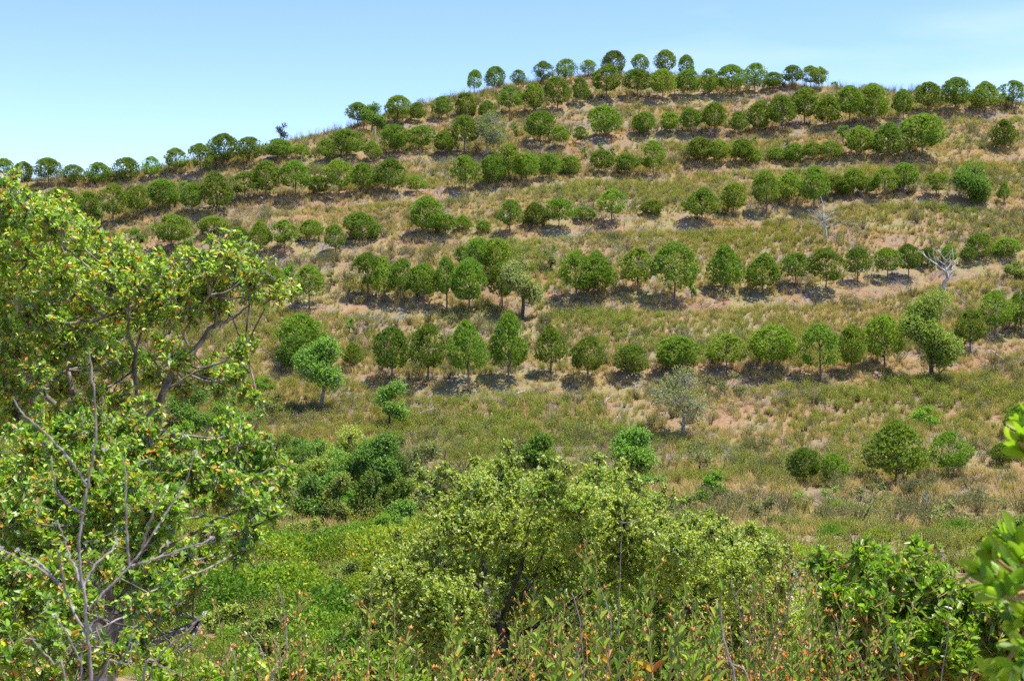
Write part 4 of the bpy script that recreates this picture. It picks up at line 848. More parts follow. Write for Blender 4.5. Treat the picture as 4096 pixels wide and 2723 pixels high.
def post(view, x0, y0, x1, y1, label, rad=.07):
    g = ground_at(*z(view, x0, y0)); t = p2(view, x1, y1, g[1] + .3); g = g - np.array([0, 0, .05])
    rr = np.random.default_rng(int(x0)); sp = [([g, (g + t) / 2 + rr.normal(size=3) * .03, t], rad * .8, rad)]
    for _ in range(14):
        a = rr.uniform(0, 6.28); s0 = g + np.array([0, 0, rr.uniform(.05, .5)]); sp.append(([s0, s0 + np.array([math.cos(a) * .9, math.sin(a) * .6, rr.uniform(-.1, .3)])], .016, .006))
    tubes_thing('dead_snag', label, 'dead trunk', sp, M_DEAD, ['trunk'] + ['branches'] * 14, 'bleached snags')
post(8, 1415, 1500, 1462, 1310, 'tall bleached snag with a root fan below the large lower right pine', .11)
post(8, 1055, 1560, 1055, 1470, 'thin white snag left of the root fan')
post(2, 1155, 825, 1150, 712, 'white dead trunk below the skyline oak', .08)

def brush_pile(view, cx, cy, w, h, label, seed):
    g = ground_at(*z(view, cx, cy)); k = K_ if isinstance(view, int) else 1200 / 2352
    W = w * k / F * g[1]; Hh = h * k / F * g[1]; r = np.random.default_rng(seed); ps = []
    for _ in range(90):
        c = np.array([r.normal() * W * .25, r.normal() * W * .22, 0]); c[2] = float(H(g[0] + c[0], g[1] + c[1])) - g[2] + abs(r.normal()) * .22
        d = norm(np.array([r.normal() + .8, r.normal() * .7, r.normal() * .25])) * r.uniform(.4, 1.1)
        ps.append((np.array([c - d * .5, c + r.normal(size=3) * .04, c + d * .5]), np.array([.008, .014, .006])))
    v, q = tubes(ps, 3); o = link('brush_pile', mesh_np('brush_pile', v, q, mats=[M_STEMPALE]), None, tuple(g))
    o['label'] = label; o['category'] = 'brush pile'; o['group'] = 'piles of dead branches'; o['kind'] = 'stuff'
M_STEMPALE = mat_bark('grey_dead_branches', (.26, .225, .19), (.46, .41, .36), 8)
for i, a in enumerate([('a', 1930, 260, 260, 160, 'heap of grey dead branches beside the fallen grey log'), ('a', 1770, 470, 240, 100, 'grey brush pile left of the dark glossy bush'),
                       ('a', 1250, 320, 200, 90, 'grey brush pile along the thin fallen log'), (5, 1170, 980, 280, 90, 'grey brush pile below the dense clump'), (7, 890, 900, 180, 90, 'grey brush pile below the right-hand row'),
                       (7, 1200, 740, 220, 90, 'grey brush pile left of the dead tree'), (2, 120, 1510, 240, 80, 'grey brush pile under the long left row'), (4, 1780, 660, 330, 70, 'wide grey brush pile under the upper right skyline'),
                       (6, 1560, 960, 240, 90, 'grey brush pile under the broad pine'), (8, 1400, 1500, 260, 130, 'brush around the root fan of the snag'), (4, 620, 1490, 240, 60, 'grey brush under the dense right-hand row'),
                       (6, 560, 350, 320, 70, 'grey brush pile under the middle row'), (3, 60, 760, 220, 60, 'grey brush pile below the first row under the summit'), (5, 60, 40, 260, 60, 'pale brush pile at the left above the pines')]):
    brush_pile(*a, 800 + i)

# ------------------------------------------------------------------ near trees
OAKP = [((0.203, 0.373, 0.035), 6), ((0.283, 0.464, 0.043), 5), ((0.132, 0.261, 0.027), 4), ((0.477, 0.577, 0.074), 2), ((0.603, 0.754, 0.333), 1.6), ((0.718, 0.708, 0.049), 0.45), ((0.718, 0.373, 0.049), 1.311), ((0.718, 0.355, 0.148), 0.5175)]
OAKP2 = [((0.281, 0.384, 0.065), 6), ((0.375, 0.48, 0.086), 5), ((0.187, 0.278, 0.045), 4), ((0.499, 0.513, 0.131), 2), ((0.543, 0.628, 0.389), 1.0), ((0.543, 0.628, 0.086), 0.2), ((0.518, 0.41, 0.103), 0.1)]
def lobes_px(L, Y, seed, dy=.9, near=None):
    r = np.random.default_rng(seed); out = []
    for a in L:
        u, v, rp = a[:3]; yy = Y + (a[3] if len(a) > 3 else r.uniform(-dy, dy)) - (0 if near is None else np.interp(v, near[0], near[1]))
        out.append((at(u, v, yy), rp * r.uniform(.95, 1.3) / F * yy))
    base = list(out)
    for c, rad in base:                       # sprigs reaching out of each clump
        for _ in range(3):
            d = norm(np.array([r.normal(), r.normal() * .6, abs(r.normal()) * .9])); out.append((c + d * rad * r.uniform(.95, 1.3), rad * r.uniform(.18, .34), c))
    return out

# left oak, upper crown
Y1 = 11.0
root = thing('oak_tree', 'large near oak at the left edge with orange leaves in its wide crown', 'tree', (at(330, 2700, Y1)[0], Y1, float(H(at(330, 0, Y1)[0], Y1))), 'near oaks')
L = [(60, 900, 130), (220, 900, 120), (-90, 980, 150), (130, 1030, 140), (300, 990, 110), (380, 1060, 120), (240, 1120, 130), (500, 1050, 95), (440, 1140, 110), (560, 1130, 85), (660, 1110, 80), (620, 1190, 95), (740, 1090, 75), (850, 1060, 75), (930, 1040, 70), (960, 1120, 70), (860, 1160, 90), (760, 1190, 85), (1010, 1130, 45),
     (90, 1170, 120), (-60, 1200, 150), (20, 1330, 110), (330, 1230, 90), (480, 1240, 80), (180, 1270, 80), (870, 1230, 55), (690, 1260, 60), (1090, 1180, 40), (1150, 1160, 30), (60, 1480, 110), (210, 1420, 90), (-60, 1580, 130), (330, 1480, 60), (700, 1440, 70), (830, 1490, 55), (960, 1420, 45), (1000, 1380, 40), (440, 1480, 60), (600, 1500, 60), (880, 1560, 50), (730, 1560, 60), (250, 1560, 80), (120, 1600, 90), (180, 1330, 80), (300, 1360, 70), (420, 1350, 55), (580, 1290, 60), (770, 1270, 50), (120, 850, 70), (10, 820, 80), (190, 830, 50), (330, 930, 60), (450, 1010, 55), (560, 1040, 45), (690, 1050, 45), (790, 1040, 40), (900, 980, 40), (960, 970, 35), (1020, 1060, 40), (1040, 1180, 30), (1120, 1190, 22), (1180, 1165, 20), (60, 1390, 90), (150, 1500, 80), (-50, 1420, 110), (380, 1560, 60), (520, 1420, 45), (650, 1380, 40), (930, 1510, 40), (980, 1580, 35), (1030, 1600, 25), (60, 1650, 90), (180, 1700, 80), (300, 1660, 70), (420, 1640, 55), (-60, 1700, 110), (240, 1360, 70), (380, 1420, 60), (120, 1260, 90), (30, 1540, 80), (480, 1600, 50), (650, 1060, 45), (720, 1150, 60), (1000, 1180, 40), (820, 1080, 60)]
b = lambda pts, dy=0: [at(u, v, Y1 + dy * i / len(pts)) for i, (u, v) in enumerate(pts)]
limbs = [(b([(420, 2300), (470, 2000), (560, 1740), (620, 1640), (700, 1480), (770, 1410), (850, 1310), (930, 1270), (1010, 1210), (1060, 1190)], .4), .085, .010),
         (b([(560, 1740), (555, 1600), (535, 1480), (540, 1410), (515, 1340), (515, 1270), (520, 1170)], -.3), .045, .012), (b([(540, 1410), (565, 1330), (580, 1270), (700, 1230)], .2), .028, .01),
         (b([(770, 1410), (735, 1340), (760, 1290), (840, 1180)], -.4), .032, .008), (b([(360, 2250), (350, 1950), (320, 1700), (270, 1480), (250, 1290), (320, 1150), (420, 1080)], .5), .07, .012),
         (b([(270, 1480), (330, 1320), (420, 1270), (520, 1240)], -.5), .03, .008), (b([(320, 1700), (160, 1560), (60, 1420), (20, 1280), (-40, 1150)], .6), .05, .01), (b([(250, 1290), (180, 1180), (150, 1040)], .3), .03, .008),
         (b([(860, 1310), (870, 1220), (900, 1120)], .3), .02, .006), (b([(640, 1580), (760, 1500), (880, 1450), (980, 1400)], -.6), .02, .005)]
broadleaf(root, lobes_px(L, Y1, 1), root.location, at(400, 2320, Y1), .041, 2100, OAKP, M_OAK, M_BARK, 201, clus=7, aspect=.56, limbs=limbs, parts=300, trunk_r=.075, shell=.12, twig_r=.003)
# left oak, lower crown nearer the eye
Y2 = 9.0
root = thing('oak_tree', 'low bushy near oak at bottom left behind the dead grey stems', 'tree', (at(430, 2700, Y2)[0], Y2, float(H(at(430, 0, Y2)[0], Y2))), 'near oaks')
L = [(250, 1720, 90), (380, 1740, 100), (520, 1720, 95), (600, 1700, 60), (150, 1790, 110), (330, 1860, 130), (530, 1840, 120), (640, 1800, 80), (60, 1900, 110), (700, 1900, 95), (770, 1860, 60), (800, 1960, 80), (460, 1980, 140), (220, 2000, 140), (50, 2060, 130), (640, 2040, 120), (360, 2140, 140), (120, 2180, 130), (560, 2170, 100), (-60, 2000, 130), (880, 1990, 55), (-80, 2200, 130), (30, 2300, 120), (230, 2290, 110), (420, 2280, 90),
     (930, 1730, 75), (880, 1830, 90), (990, 1790, 80), (1020, 1890, 85), (940, 1930, 85), (1060, 1960, 60), (1090, 1860, 60), (1000, 2010, 60), (870, 2120, 40), (1010, 2140, 50), (950, 2220, 35), (700, 2250, 50), (600, 2310, 60), (100, 2420, 110), (280, 2420, 90), (740, 2200, 40), (-40, 2480, 120), (560, 2420, 60), (200, 2560, 90), (60, 2620, 100), (610, 2480, 50), (330, 2560, 60), (330, 2640, 90), (180, 2680, 100), (480, 2620, 70), (560, 2560, 50), (30, 2700, 110), (700, 2420, 40), (660, 2340, 50), (780, 2330, 40), (1080, 2060, 35), (1130, 1930, 35), (820, 2220, 40), (520, 2300, 70), (330, 2420, 80)]
b = lambda pts, dy=0: [at(u, v, Y2 + dy * i / len(pts)) for i, (u, v) in enumerate(pts)]
limbs = [(b([(470, 2420), (560, 2310), (650, 2200), (690, 2110), (700, 1980)], .5), .07, .02), (b([(650, 2200), (740, 2150), (860, 2080), (960, 2030), (1010, 1930)], -.3), .03, .008), (b([(450, 2450), (420, 2280), (430, 2080), (400, 1850)], -.4), .06, .015),
         (b([(430, 2300), (250, 2200), (120, 2080), (60, 1960)], .4), .04, .01), (b([(940, 2030), (930, 1900), (950, 1780)], .2), .018, .006), (b([(700, 2240), (800, 2210), (900, 2205)], -.3), .008, .004), (b([(750, 2010), (820, 2060), (900, 2070), (1000, 2110)], -.5), .008, .003),
         (b([(470, 2380), (560, 2440), (700, 2430), (800, 2480)], -.5), .012, .004), (b([(620, 1660), (660, 1720), (710, 1735)], .3), .008, .004), (b([(440, 2500), (300, 2450), (180, 2480), (60, 2560)], -.4), .03, .008)]
broadleaf(root, lobes_px(L, Y2, 2, .5, ([1700, 2100, 2500], [-.5, .3, 1.5])), root.location, at(470, 2440, Y2), .041, 2900, OAKP, M_OAK, M_BARK, 202, clus=7, aspect=.56, limbs=limbs, parts=300, trunk_r=.08, shell=.2, twig_r=.0027)
# central oak
Y3 = 17.0
root = thing('oak_tree', 'broad pale green oak with a leaning dark trunk in the bottom centre', 'tree', (at(2060, 2720, Y3)[0], Y3, float(H(at(2060, 0, Y3)[0], Y3))), 'near oaks')
L = [(1560, 2330, 110), (1640, 2250, 110), (1700, 2400, 150), (1590, 2450, 110), (1760, 2180, 110), (1800, 2060, 100), (1900, 1960, 100), (1990, 1920, 90), (1880, 2130, 140), (2080, 1990, 120), (2180, 1970, 90), (2030, 2130, 140), (1860, 2290, 150), (2200, 2100, 130), (2310, 2020, 120), (2380, 1910, 85), (2440, 1980, 100), (2340, 2160, 140), (2500, 2080, 120), (2600, 2020, 80), (2060, 2300, 130), (2220, 2280, 140), (2480, 2220, 150), (2640, 2160, 120), (2750, 2120, 90), (2620, 2300, 150), (2840, 2130, 90), (2800, 2250, 140), (2930, 2180, 90), (3030, 2180, 70), (2960, 2300, 140), (3080, 2270, 90), (2380, 2380, 140), (2800, 2410, 150), (2620, 2440, 150), (2980, 2440, 140), (3100, 2400, 90), (1850, 2430, 150), (2200, 2430, 90), (2450, 2510, 130), (1720, 2540, 140), (2750, 2550, 140), (1900, 2580, 130), (2280, 2590, 110), (2950, 2570, 130), (2600, 2600, 130), (3130, 2520, 100), (1560, 2580, 110), (1680, 1900, 40), (1770, 1890, 40), (1730, 1980, 45), (1480, 2400, 60), (2720, 2200, 110), (2690, 2290, 120), (2540, 2160, 100), (2100, 2680, 130), (2400, 2680, 130), (1800, 2680, 130), (2700, 2680, 130), (2950, 2680, 120), (3150, 2650, 100), (2060, 2420, 90), (1500, 2500, 80), (3120, 2350, 80)]
b = lambda pts, dy=0: [at(u, v, Y3 + dy * i / len(pts)) for i, (u, v) in enumerate(pts)]
limbs = [(b([(2030, 2560), (1985, 2460), (1950, 2380), (1935, 2310), (1940, 2180), (1930, 2060)], .4), .15, .04), (b([(1990, 2480), (2040, 2380), (2080, 2280), (2110, 2150)], -.5), .08, .03), (b([(2040, 2440), (2140, 2300), (2180, 2180), (2220, 2050)], .8), .07, .02), (b([(1950, 2380), (1850, 2280), (1790, 2180)], -.6), .05, .02),
         (b([(2050, 2560), (2250, 2430), (2420, 2330), (2600, 2250), (2800, 2200)], .9), .07, .02), (b([(2420, 2330), (2440, 2180), (2400, 2020)], -.4), .05, .015), (b([(2010, 2520), (1850, 2440), (1700, 2400), (1600, 2360)], -.7), .05, .015), (b([(2250, 2430), (2500, 2480), (2750, 2430), (2950, 2350)], -.6), .05, .015)]
broadleaf(root, lobes_px(L, Y3, 3, 1.2), root.location, at(2025, 2540, Y3), .040, 2000, OAKP2, M_OAK, M_DARKBARK, 203, clus=8, aspect=.6, limbs=limbs, parts=300, trunk_r=.15, shell=.2, twig_r=.004)

# glossy broad-leaved shrub at the lower right
SHR = [((0.202, 0.342, 0.021), 6), ((0.293, 0.449, 0.034), 5), ((0.131, 0.232, 0.02), 4), ((0.386, 0.495, 0.059), 2), ((0.784, 0.784, 0.068), 0.25), ((0.784, 0.388, 0.068), 0.25)]
Y4 = 8.0
root = thing('glossy_shrub', 'glossy green shrub with upright oval leaves at the bottom right', 'shrub', (at(3650, 2700, Y4)[0], Y4, float(H(at(3650, 0, Y4)[0], Y4))))
L = [(3275, 2260, 50), (3340, 2300, 60), (3440, 2220, 45), (3500, 2250, 45), (3450, 2300, 70), (3540, 2240, 40), (3640, 2270, 45), (3690, 2210, 40), (3720, 2300, 55), (3560, 2320, 70), (3700, 2360, 70), (3420, 2390, 80), (3550, 2410, 80), (3660, 2450, 80), (3780, 2400, 60), (3820, 2480, 80), (3920, 2430, 50), (3960, 2510, 70), (4050, 2460, 70), (3450, 2490, 80), (3560, 2520, 80), (3700, 2550, 90), (3860, 2570, 90), (4000, 2600, 90), (3480, 2600, 90), (3600, 2640, 90), (3740, 2680, 90), (3900, 2690, 90), (4080, 2680, 90), (3420, 2690, 70), (3350, 2400, 50), (3550, 2740, 90), (4100, 2560, 80), (3980, 2450, 40), (3330, 2520, 70), (3340, 2620, 80), (3330, 2720, 80), (3640, 2560, 80), (3800, 2640, 90), (3950, 2570, 80), (4090, 2480, 50), (3870, 2400, 45), (3760, 2350, 40), (3620, 2380, 70), (3480, 2420, 80), (3560, 2620, 90), (4120, 2740, 90), (3700, 2740, 90)]
broadleaf(root, lobes_px(L, Y4, 4, .5), root.location, at(3680, 2760, Y4), .054, 4600, SHR, M_SHRUB, M_STEM, 204, clus=8, aspect=.45, parts=300, trunk_r=.03, shell=.2, up=.6, twig_r=.003, twig_mat=M_TWIG, fold=.18)

# leafy branch hanging in from the right, very near
def near_branch():
    Y = 2.3; g0 = np.array([.98, 2.4, float(H(.98, 2.4))])
    root = thing('near_laurel_shrub', 'out of focus branch of big glossy leaves cutting in at the right edge', 'shrub', tuple(g0)); o = g0
    r = np.random.default_rng(9)
    tips = [z('r', x, y) for x, y in [(1990, 700), (2080, 560), (2190, 470), (2270, 440), (2330, 520), (2180, 620), (2260, 700), (2120, 760), (2060, 830), (2230, 850), (2330, 800), (2300, 960), (2180, 900), (2350, 1100), (2280, 1150), (2330, 640), (2120, 1540), (2260, 1520), (2330, 1420)]] + [(4090, 1690), (4075, 1760), (4100, 1810), (4120, 1700)]
    paths = [(curve_pts([g0, g0 + np.array([.05, -.05, .5]), at(4250, 2500, Y), at(4200, 2300, Y)], 10) - o, np.linspace(.014, .007, 10)), (curve_pts([at(4200, 2300, Y), at(4230, 2000, Y), at(4180, 1780, Y)], 8) - o, np.linspace(.007, .004, 8))]
    LP, LA, LN = [], [], []
    for u, v in tips:
        t = at(u, v, Y + r.uniform(-.12, .12)); s0 = at(4200, 2330 if v > 1900 else 1850, Y); d = norm(t - s0)
        paths.append((curve_pts([s0, (s0 + t) / 2 + np.array([0, 0, -.015]), t], 5) - o, np.linspace(.005, .0025, 5)))
        for k in range(7):
            a = norm(d * .7 + np.array([-.1, 0, .5]) + r.normal(size=3) * .5); LP.append(t - d * r.uniform(0, .03)); LA.append(a); LN.append(norm(np.array([-.1, -.5, .5]) + r.normal(size=3) * .4))
    v, q = tubes(paths, 6); link('branches', mesh_np('branches', v, q, mats=[M_TWIG], smooth=True), root)
    LP, LA, LN = map(np.array, (LP, LA, LN)); A = norm(LA); N_ = norm(LN - (LN * A).sum(-1, keepdims=True) * A); B = np.cross(A, N_)
    pal = [((.26, .42, .022), 5), ((.34, .50, .03), 4), ((.15, .28, .03), 3)]; ci = pick(pal, len(LP), r)
    for i in range(len(LP)):
        ob = bpy.data.objects.new('leaf', round_leaf(M_SHRUB2, int(ci[i]), pal[ci[i]][0])); COL.objects.link(ob); ob.parent = root; M = Matrix.Identity(4); l = r.uniform(.034, .050)
        for k in range(3): M[k][0] = B[i, k] * l * .45; M[k][1] = A[i, k] * l; M[k][2] = N_[i, k] * l; M[k][3] = LP[i, k] - o[k]
        ob.matrix_basis = M
M_SHRUB2 = mat_foliage('large_glossy_leaves', trans=.6, rough=.38, spec=.4)
near_branch()

# ------------------------------------------------------------------ rockrose stalks with seed capsules (foreground tangle)
CIS = [((0.153, 0.279, 0.048), 5), ((0.236, 0.377, 0.06), 4), ((0.345, 0.419, 0.096), 2), ((0.7, 0.432, 0.06), 1.3), ((0.7, 0.274, 0.072), 1.0)]
CAP = [((.62, .25, .04), 4), ((.62, .34, .10), 3), ((.45, .19, .05), 2), ((.58, .42, .22), 1)]
def capsule_mesh(i):
    """a five-pointed open seed capsule"""
    r = np.random.default_rng(i); a = np.arange(5) * 2 * math.pi / 5
    V = [[0, 0, -.5]]; V += [[.42 * math.cos(t), .42 * math.sin(t), 0] for t in a + .63]; V += [[.8 * math.cos(t), .8 * math.sin(t), .55 + .2 * r.uniform()] for t in a]; V += [[0, 0, .25]]
    T = []
    for k in range(5):
        T += [[0, 1 + (k - 1) % 5, 1 + k], [1 + (k - 1) % 5, 6 + k, 1 + k], [11, 1 + k, 6 + k], [11, 6 + k, 1 + (k - 1) % 5]]
    c = np.array(CAP[i % 4][0])
    return mesh_np('seed_capsule', np.array(V, float), None, np.array(T), col=np.tile(c, (len(V), 1)), mats=[M_CAPS])
CAPS = [capsule_mesh(i) for i in range(4)]
def stalk_proto(seed, hgt, nl, ncap, leafL):
    """geometry description of one rockrose plant, local coordinates"""
    r = np.random.default_rng(seed); paths, leaves, caps = [], [], []
    for s in range(r.integers(5, 7)):
        a = r.uniform(0, 6.28); q = hgt * r.uniform(.65, 1.0) if s else hgt
        b0 = np.array([math.cos(a), math.sin(a), 0]) * .03; top = np.array([math.cos(a) * .45 * q * r.uniform(.2, 1), math.sin(a) * .45 * q * r.uniform(.2, 1), q])
        P = curve_pts([b0, (b0 + top) / 2 + r.normal(size=3) * .03, top], 9); paths.append((P, np.linspace(.0055, .0022, 9)))
        td = norm(P[-1] - P[-3])
        for k in range(nl):
            f = 1 - .62 * (k / nl) ** 1.2; p = P[0] + (P[-1] - P[0]) * f; p = np.array([np.interp(f, np.linspace(0, 1, 9), P[:, j]) for j in range(3)])
            for sd in (0, math.pi):
                t = k * 1.57 + sd + r.normal() * .3; d = np.array([math.cos(t), math.sin(t), 0]); A = norm(d * (.45 + .5 * k / nl) + td * (.95 - .5 * k / nl) + r.normal(size=3) * .15)
                leaves.append((p, A, norm(td + d * -.3), leafL * r.uniform(.6, 1.15) * (.75 + .35 * min(k, 4) / 4), 3 if (k > nl * .55 and r.uniform() < .35) else (4 if (k > nl * .55 and r.uniform() < .35) else int(r.integers(0, 3)))))
        for k in range(ncap):
            t = r.uniform(0, 6.28); f = r.uniform(.72, .98); p = np.array([np.interp(f, np.linspace(0, 1, 9), P[:, j]) for j in range(3)]); e = p + norm(np.array([math.cos(t), math.sin(t), .9])) * r.uniform(.03, .08)
            paths.append((np.array([p, (p + e) / 2, e]), np.array([.002, .0017, .0015]))); caps.append((e, norm(e - p), r.uniform(.010, .017), int(r.integers(0, 4))))
    return paths, leaves, caps
def build_stalk(seed, hgt, nl, ncap, leafL, label):
    paths, leaves, caps = stalk_proto(seed, hgt, nl, ncap, leafL)
    root = thing('rockrose', label, 'shrub', (0, 0, -100), 'rockrose stalks in the foreground')
    v, q = tubes(paths, 4); link('stem', mesh_np('stem', v, q, mats=[M_TWIG]), root)
    for p, A, N_, l, ci in leaves:
        ob = bpy.data.objects.new('leaf', unit_leaf(M_SHRUB, 20 + ci, CIS[ci][0], .2)); COL.objects.link(ob); ob.parent = root; B = norm(np.cross(A, N_)); N2 = np.cross(B, A); M = Matrix.Identity(4)
        for k in range(3): M[k][0] = B[k] * l * .24; M[k][1] = A[k] * l; M[k][2] = N2[k] * l; M[k][3] = p[k]
        ob.matrix_basis = M
    for p, A, s, ci in caps:
        ob = bpy.data.objects.new('seed_capsule', CAPS[ci]); COL.objects.link(ob); ob.parent = root
        ob.matrix_basis = Matrix.Translation(p) @ Vector(A).to_track_quat('Z', 'Y').to_matrix().to_4x4() @ Matrix.Scale(s, 4)
    return root
def copy_tree(root):
    c = root.copy(); COL.objects.link(c)
    for ch in root.children:
        k = ch.copy(); COL.objects.link(k); k.parent = c
    return c
TENS = ['', '', 'twenty', 'thirty', 'forty', 'fifty', 'sixty', 'seventy', 'eighty']
TENTH = ['', '', 'twentieth', 'thirtieth', 'fortieth', 'fiftieth', 'sixtieth', 'seventieth', 'eightieth']
def ordinal(i):
    n = i + 1
    return ORD[i] if n < 20 else (TENTH[n // 10] if n % 10 == 0 else TENS[n // 10] + '-' + ORD[n % 10 - 1])
def build_rockrose():
    protos = {}
    def place(kind, u, vt, Y, label, spin, lean=0.0):
        spec = {'leafy': (31, .95, 12, 1, .066), 'fruit': (32, .95, 13, 4, .047), 'mixed': (33, .95, 16, 2, .050), 'dry': (34, .95, 9, 5, .036)}[kind]
        x = (u - CU) / F * Y; zg = float(H(x, Y)) - .03; h = (CV - vt) / F * Y - zg
        if kind not in protos: o = protos[kind] = build_stalk(*spec, label)
        else: o = copy_tree(protos[kind]); o['label'] = label
        k = h / .95; kk = min(max(k, .8), 1.1); o.location = (x, Y, zg); o.scale = (kk, kk, k); o.rotation_euler = (lean, 0, spin)
    named = [('fruit', 1600, 2400, 6.0, 'rockrose stalk with orange capsules standing highest left of the central oak trunk'), ('leafy', 2480, 2400, 5.6, 'rockrose shoot with long narrow green leaves right of the trunk'), ('leafy', 2705, 2390, 6.0, 'narrow-leaved rockrose shoot beside the first long-leaved one'),
             ('leafy', 2040, 2500, 6.0, 'leafy rockrose shoot in front of the leaning oak trunk'), ('fruit', 1060, 2330, 6.6, 'rockrose with pale orange capsules right of the low left oak'), ('dry', 3160, 2130, 7.5, 'tall dry rockrose topped by orange capsules near the glossy shrub'),
             ('fruit', 2470, 2170, 7.5, 'tall rockrose in front of the right half of the central oak'), ('dry', 2920, 2200, 7.0, 'dry rockrose stalk with pink-brown capsules right of the oak centre'), ('leafy', 2640, 2330, 6.6, 'leafy rockrose tip rising between the two long-leaved shoots'), ('fruit', 3380, 2290, 7.2, 'orange-tinged rockrose growing in the left part of the glossy shrub')]
    r = np.random.default_rng(77)
    for k, u, v, Y, lab in named: place(k, u, v, Y, lab, r.uniform(0, 6.28))
    sp = [(r.uniform(1050, 3480) if i < 74 else r.uniform(640, 1050), i) for i in range(84)]
    for i, (u, _) in enumerate(sorted(sp)):
        vt = r.uniform(2340, 2680) if u > 2100 else r.uniform(2470, 2690)
        kind = r.choice(['fruit', 'mixed', 'leafy', 'dry'], p=[.32, .38, .12, .18])
        desc = {'fruit': 'rockrose stalk full of orange capsules', 'mixed': 'green rockrose stalk with a few capsules', 'leafy': 'rockrose stalk with long narrow leaves', 'dry': 'half-dry brownish rockrose stalk'}[kind]
        place(kind, u, vt, r.uniform(6.2, 9.2), f'{desc}, {ordinal(i)} from the left along the bottom edge', r.uniform(0, 6.28))
build_rockrose()

# low glossy shoots along the bottom edge
for k, (us, lab) in enumerate([((640, 760, 880, 1000, 1120), 'low fresh green shrub along the bottom edge right of the left oak'), ((1230, 1330, 1430, 1500, 1600), 'low bright green shrub at the bottom left of the central oak')]):
    Y = 7.2; L = [(u, 2660 + 45 * ((j * 7) % 3), 65) for j, u in enumerate(us)] + [(u, 2760, 80) for u in us]; xm = at(np.mean(us), 0, Y)[0]
    root = thing('low_shrub', lab, 'shrub', (xm, Y, float(H(xm, Y))))
    broadleaf(root, lobes_px(L, Y, 40 + k, .4), root.location, at(np.mean(us), 2800, Y), .045, 2300, SHR, M_SHRUB, M_STEM, 240 + k, clus=8, aspect=.42, parts=150, trunk_r=.02, shell=.2, up=.6, twig_r=.0025, twig_mat=M_TWIG, fold=.18)

# ------------------------------------------------------------------ dead grey stems in front
def dead_plant(label, lines, Y, r0, heads=(), base_u=None, name='dead_thistle', mat=None, group=None):
    """lines: polylines in photograph pixels; the first runs on down to the ground"""
    first = lines[0]; u0 = base_u or first[0][0]; x = (u0 - CU) / F * Y; g = np.array([x, Y, float(H(x, Y)) - .02])
    root = thing(name, label, 'dead plant', tuple(g), group); rr = np.random.default_rng(int(u0)); paths = []
    for i, ln in enumerate(lines):
        dy = rr.uniform(-.12, .12) if i else 0
        P = [at(u, v, Y + dy * k / len(ln)) for k, (u, v) in enumerate(ln)]
        if i == 0 or ln[0][1] > 2700:
            f0 = P[0]; gz = float(H(f0[0] * .97, f0[1])); P = [np.array([f0[0] - (P[1][0] - f0[0]) * .25, f0[1], gz - .02]), np.array([f0[0] - (P[1][0] - f0[0]) * .15, f0[1], (gz + f0[2]) / 2])] + P
        C = curve_pts(P, 5 * len(P)); C = C + rr.normal(size=C.shape) * .0012
        q = r0 if i == 0 else r0 * .72
        paths.append((C - g, np.linspace(q, q * .45, len(C))))
    v, q = tubes(paths, 6); link('stem', mesh_np('stem', v, q, mats=[mat or M_STEM], smooth=True), root)
    for (u, v_, s) in heads:
        r_ = np.random.default_rng(int(u)); n = 70; d = rand_dirs(n, r_); c = np.zeros((n, 3)); L_ = s * r_.uniform(.7, 1.1, n)
        B = norm(np.cross(d, rand_dirs(n, r_))) * s * .16
        V = np.stack([c - B, c + B, d * L_[:, None] + B * .6, d * L_[:, None] - B * .6], 1).reshape(-1, 3)
        link('seed_head', mesh_np('seed_head', V, np.arange(n * 4).reshape(-1, 4), mats=[M_FLUFF]), root, tuple(at(u, v_, Y) - g))
Zm = lambda pts: [z('m', x, y) for x, y in pts]
Zl = lambda pts: [z('l', x, y) for x, y in pts]
A = [Zm([(715, 1590), (690, 1250), (680, 1100), (655, 850), (620, 600), (640, 330), (665, 150)]) + Zl([(690, 860), (720, 680), (750, 450), (745, 200), (722, 0)]) + [(358, 1400)],
     Zl([(688, 870), (560, 680), (430, 530), (250, 370), (150, 260), (110, 175)]), Zm([(685, 1210), (590, 1050), (530, 900), (480, 820), (330, 700), (150, 610), (10, 530)]),
     Zm([(690, 1010), (800, 890), (920, 770), (1020, 660), (1130, 520), (1250, 330), (1350, 180)]) + Zl([(1450, 850), (1530, 605)]), Zm([(1015, 660), (1000, 500), (990, 250)]) + Zl([(985, 800), (960, 640)]),
     Zm([(1030, 660), (1250, 600), (1450, 530), (1600, 480), (1660, 445)]), Zm([(1110, 540), (1180, 300), (1300, 50)]), Zm([(500, 850), (465, 600), (440, 500)]), Zm([(625, 840), (600, 700), (550, 600), (500, 440), (450, 300)]),
     Zm([(650, 830), (750, 650), (880, 540), (920, 460)]), Zm([(655, 260), (500, 150)]) + Zl([(430, 850), (405, 640)]), Zm([(680, 1230), (720, 1120), (780, 1070), (850, 1120)]), Zm([(640, 1590), (650, 1300), (690, 1200)]),
     Zm([(480, 820), (300, 640), (150, 560)])]
hd = [(*z('m', 1663, 442), .0058), (*z('l', 1532, 600), .005), (*z('m', 918, 458), .0055), (*z('m', 10, 525), .0062), (*z('l', 820, 580), .0062), (*z('l', 1445, 478), .005), (*z('m', 135, 540), .0058)]
dead_plant('tall dead grey thistle with many forked stems in front of the left oak', A, 3.2, .0043, hd)
dead_plant('dead grey stem slanting right at the bottom left with a pale head', [Zm([(1120, 1590), (1230, 1400), (1350, 1270), (1500, 1140), (1600, 1040)]), Zm([(1190, 1590), (1270, 1460), (1410, 1500)])], 3.4, .0036, [(*z('m', 1602, 1035), .0058)])
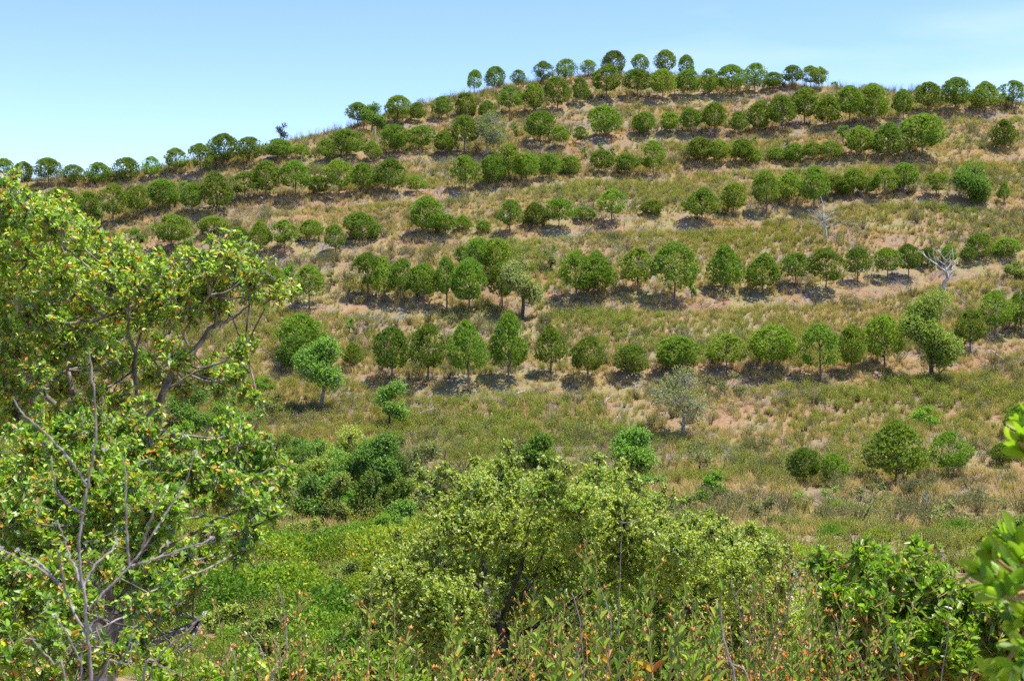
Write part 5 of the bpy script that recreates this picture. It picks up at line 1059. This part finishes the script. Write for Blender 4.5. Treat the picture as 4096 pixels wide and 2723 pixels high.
dead_plant('dead pale stem between the thistle and the slanting stem', [Zm([(810, 1590), (950, 1420), (1020, 1250), (1045, 1090)]), Zm([(900, 1590), (1000, 1430), (1040, 1280)])], 3.3, .0032)
dead_plant('short dead stem with a white fluffy head at the bottom left corner', [Zm([(510, 1590), (420, 1430), (330, 1330), (240, 1210)]), Zm([(620, 1400), (540, 1230), (460, 1100), (425, 1050)])], 3.3, .0032, [(*z('m', 425, 1052), .0062)])
dead_plant('curved dead grey stem beside the pale orange capsules', [Zm([(2120, 1590), (2200, 1450), (2250, 1290), (2220, 990), (2165, 800)]), Zm([(2150, 1530), (2200, 1400), (2140, 1220)]), Zm([(1850, 1590), (1840, 1400), (1795, 1230)]), Zm([(2030, 1590), (2060, 1350), (1950, 1190)])], 5.0, .0038)
Zc = lambda pts: [z('c', x, y) for x, y in pts]
dead_plant('pale straight dead stick rising from the bottom right of centre', [Zc([(1450, 1590), (1400, 1390), (1345, 1150), (1340, 980)]), Zc([(1560, 1590), (1430, 1430), (1390, 1320)])], 5.0, .0055, mat=M_STEM)
dead_plant('thin upright grey stick in front of the central oak', [Zc([(545, 1590), (540, 1000), (550, 700), (560, 450), (575, 240)]), Zc([(565, 330), (640, 320), (700, 290)])], 8.0, .0042)
dead_plant('bare grey twig with small forks right of the central oak', [Zc([(1560, 1590), (1540, 1300), (1480, 1000), (1430, 850), (1420, 700)]), Zc([(1450, 900), (1500, 830)]), Zc([(1600, 1590), (1590, 1000), (1640, 950), (1750, 900)])], 7.2, .0042)
dead_plant('bare tangled grey twigs left of the glossy shrub', [Zc([(1660, 1590), (1740, 1300), (1850, 1050), (1890, 850), (1930, 700), (1920, 600)]), Zc([(1850, 1050), (1980, 970), (1990, 900)]), Zc([(1930, 740), (1990, 680)]), Zc([(1930, 730), (1860, 650)])], 6.8, .0042)
dead_plant('leaning pale dead stems at the bottom of the central oak', [Zc([(190, 1590), (210, 1350), (240, 1150), (200, 960), (170, 880)]), Zc([(270, 1590), (250, 1250), (240, 1130), (290, 1070)]), Zc([(440, 1590), (480, 1150), (450, 1000), (385, 800)])], 6.2, .0042)
dead_plant('thin brown dead stems in front of the glossy shrub', [[z('r', 1080, 1590), z('r', 1075, 1400), z('r', 1000, 1250)], [z('r', 1380, 1590), z('r', 1350, 1300), z('r', 1310, 1130)], [z('r', 1700, 1590), z('r', 1750, 1250), z('r', 1760, 1000), z('r', 1790, 850)], [z('r', 900, 1590), z('r', 905, 1300), z('r', 880, 1050)]], 6.6, .0042)
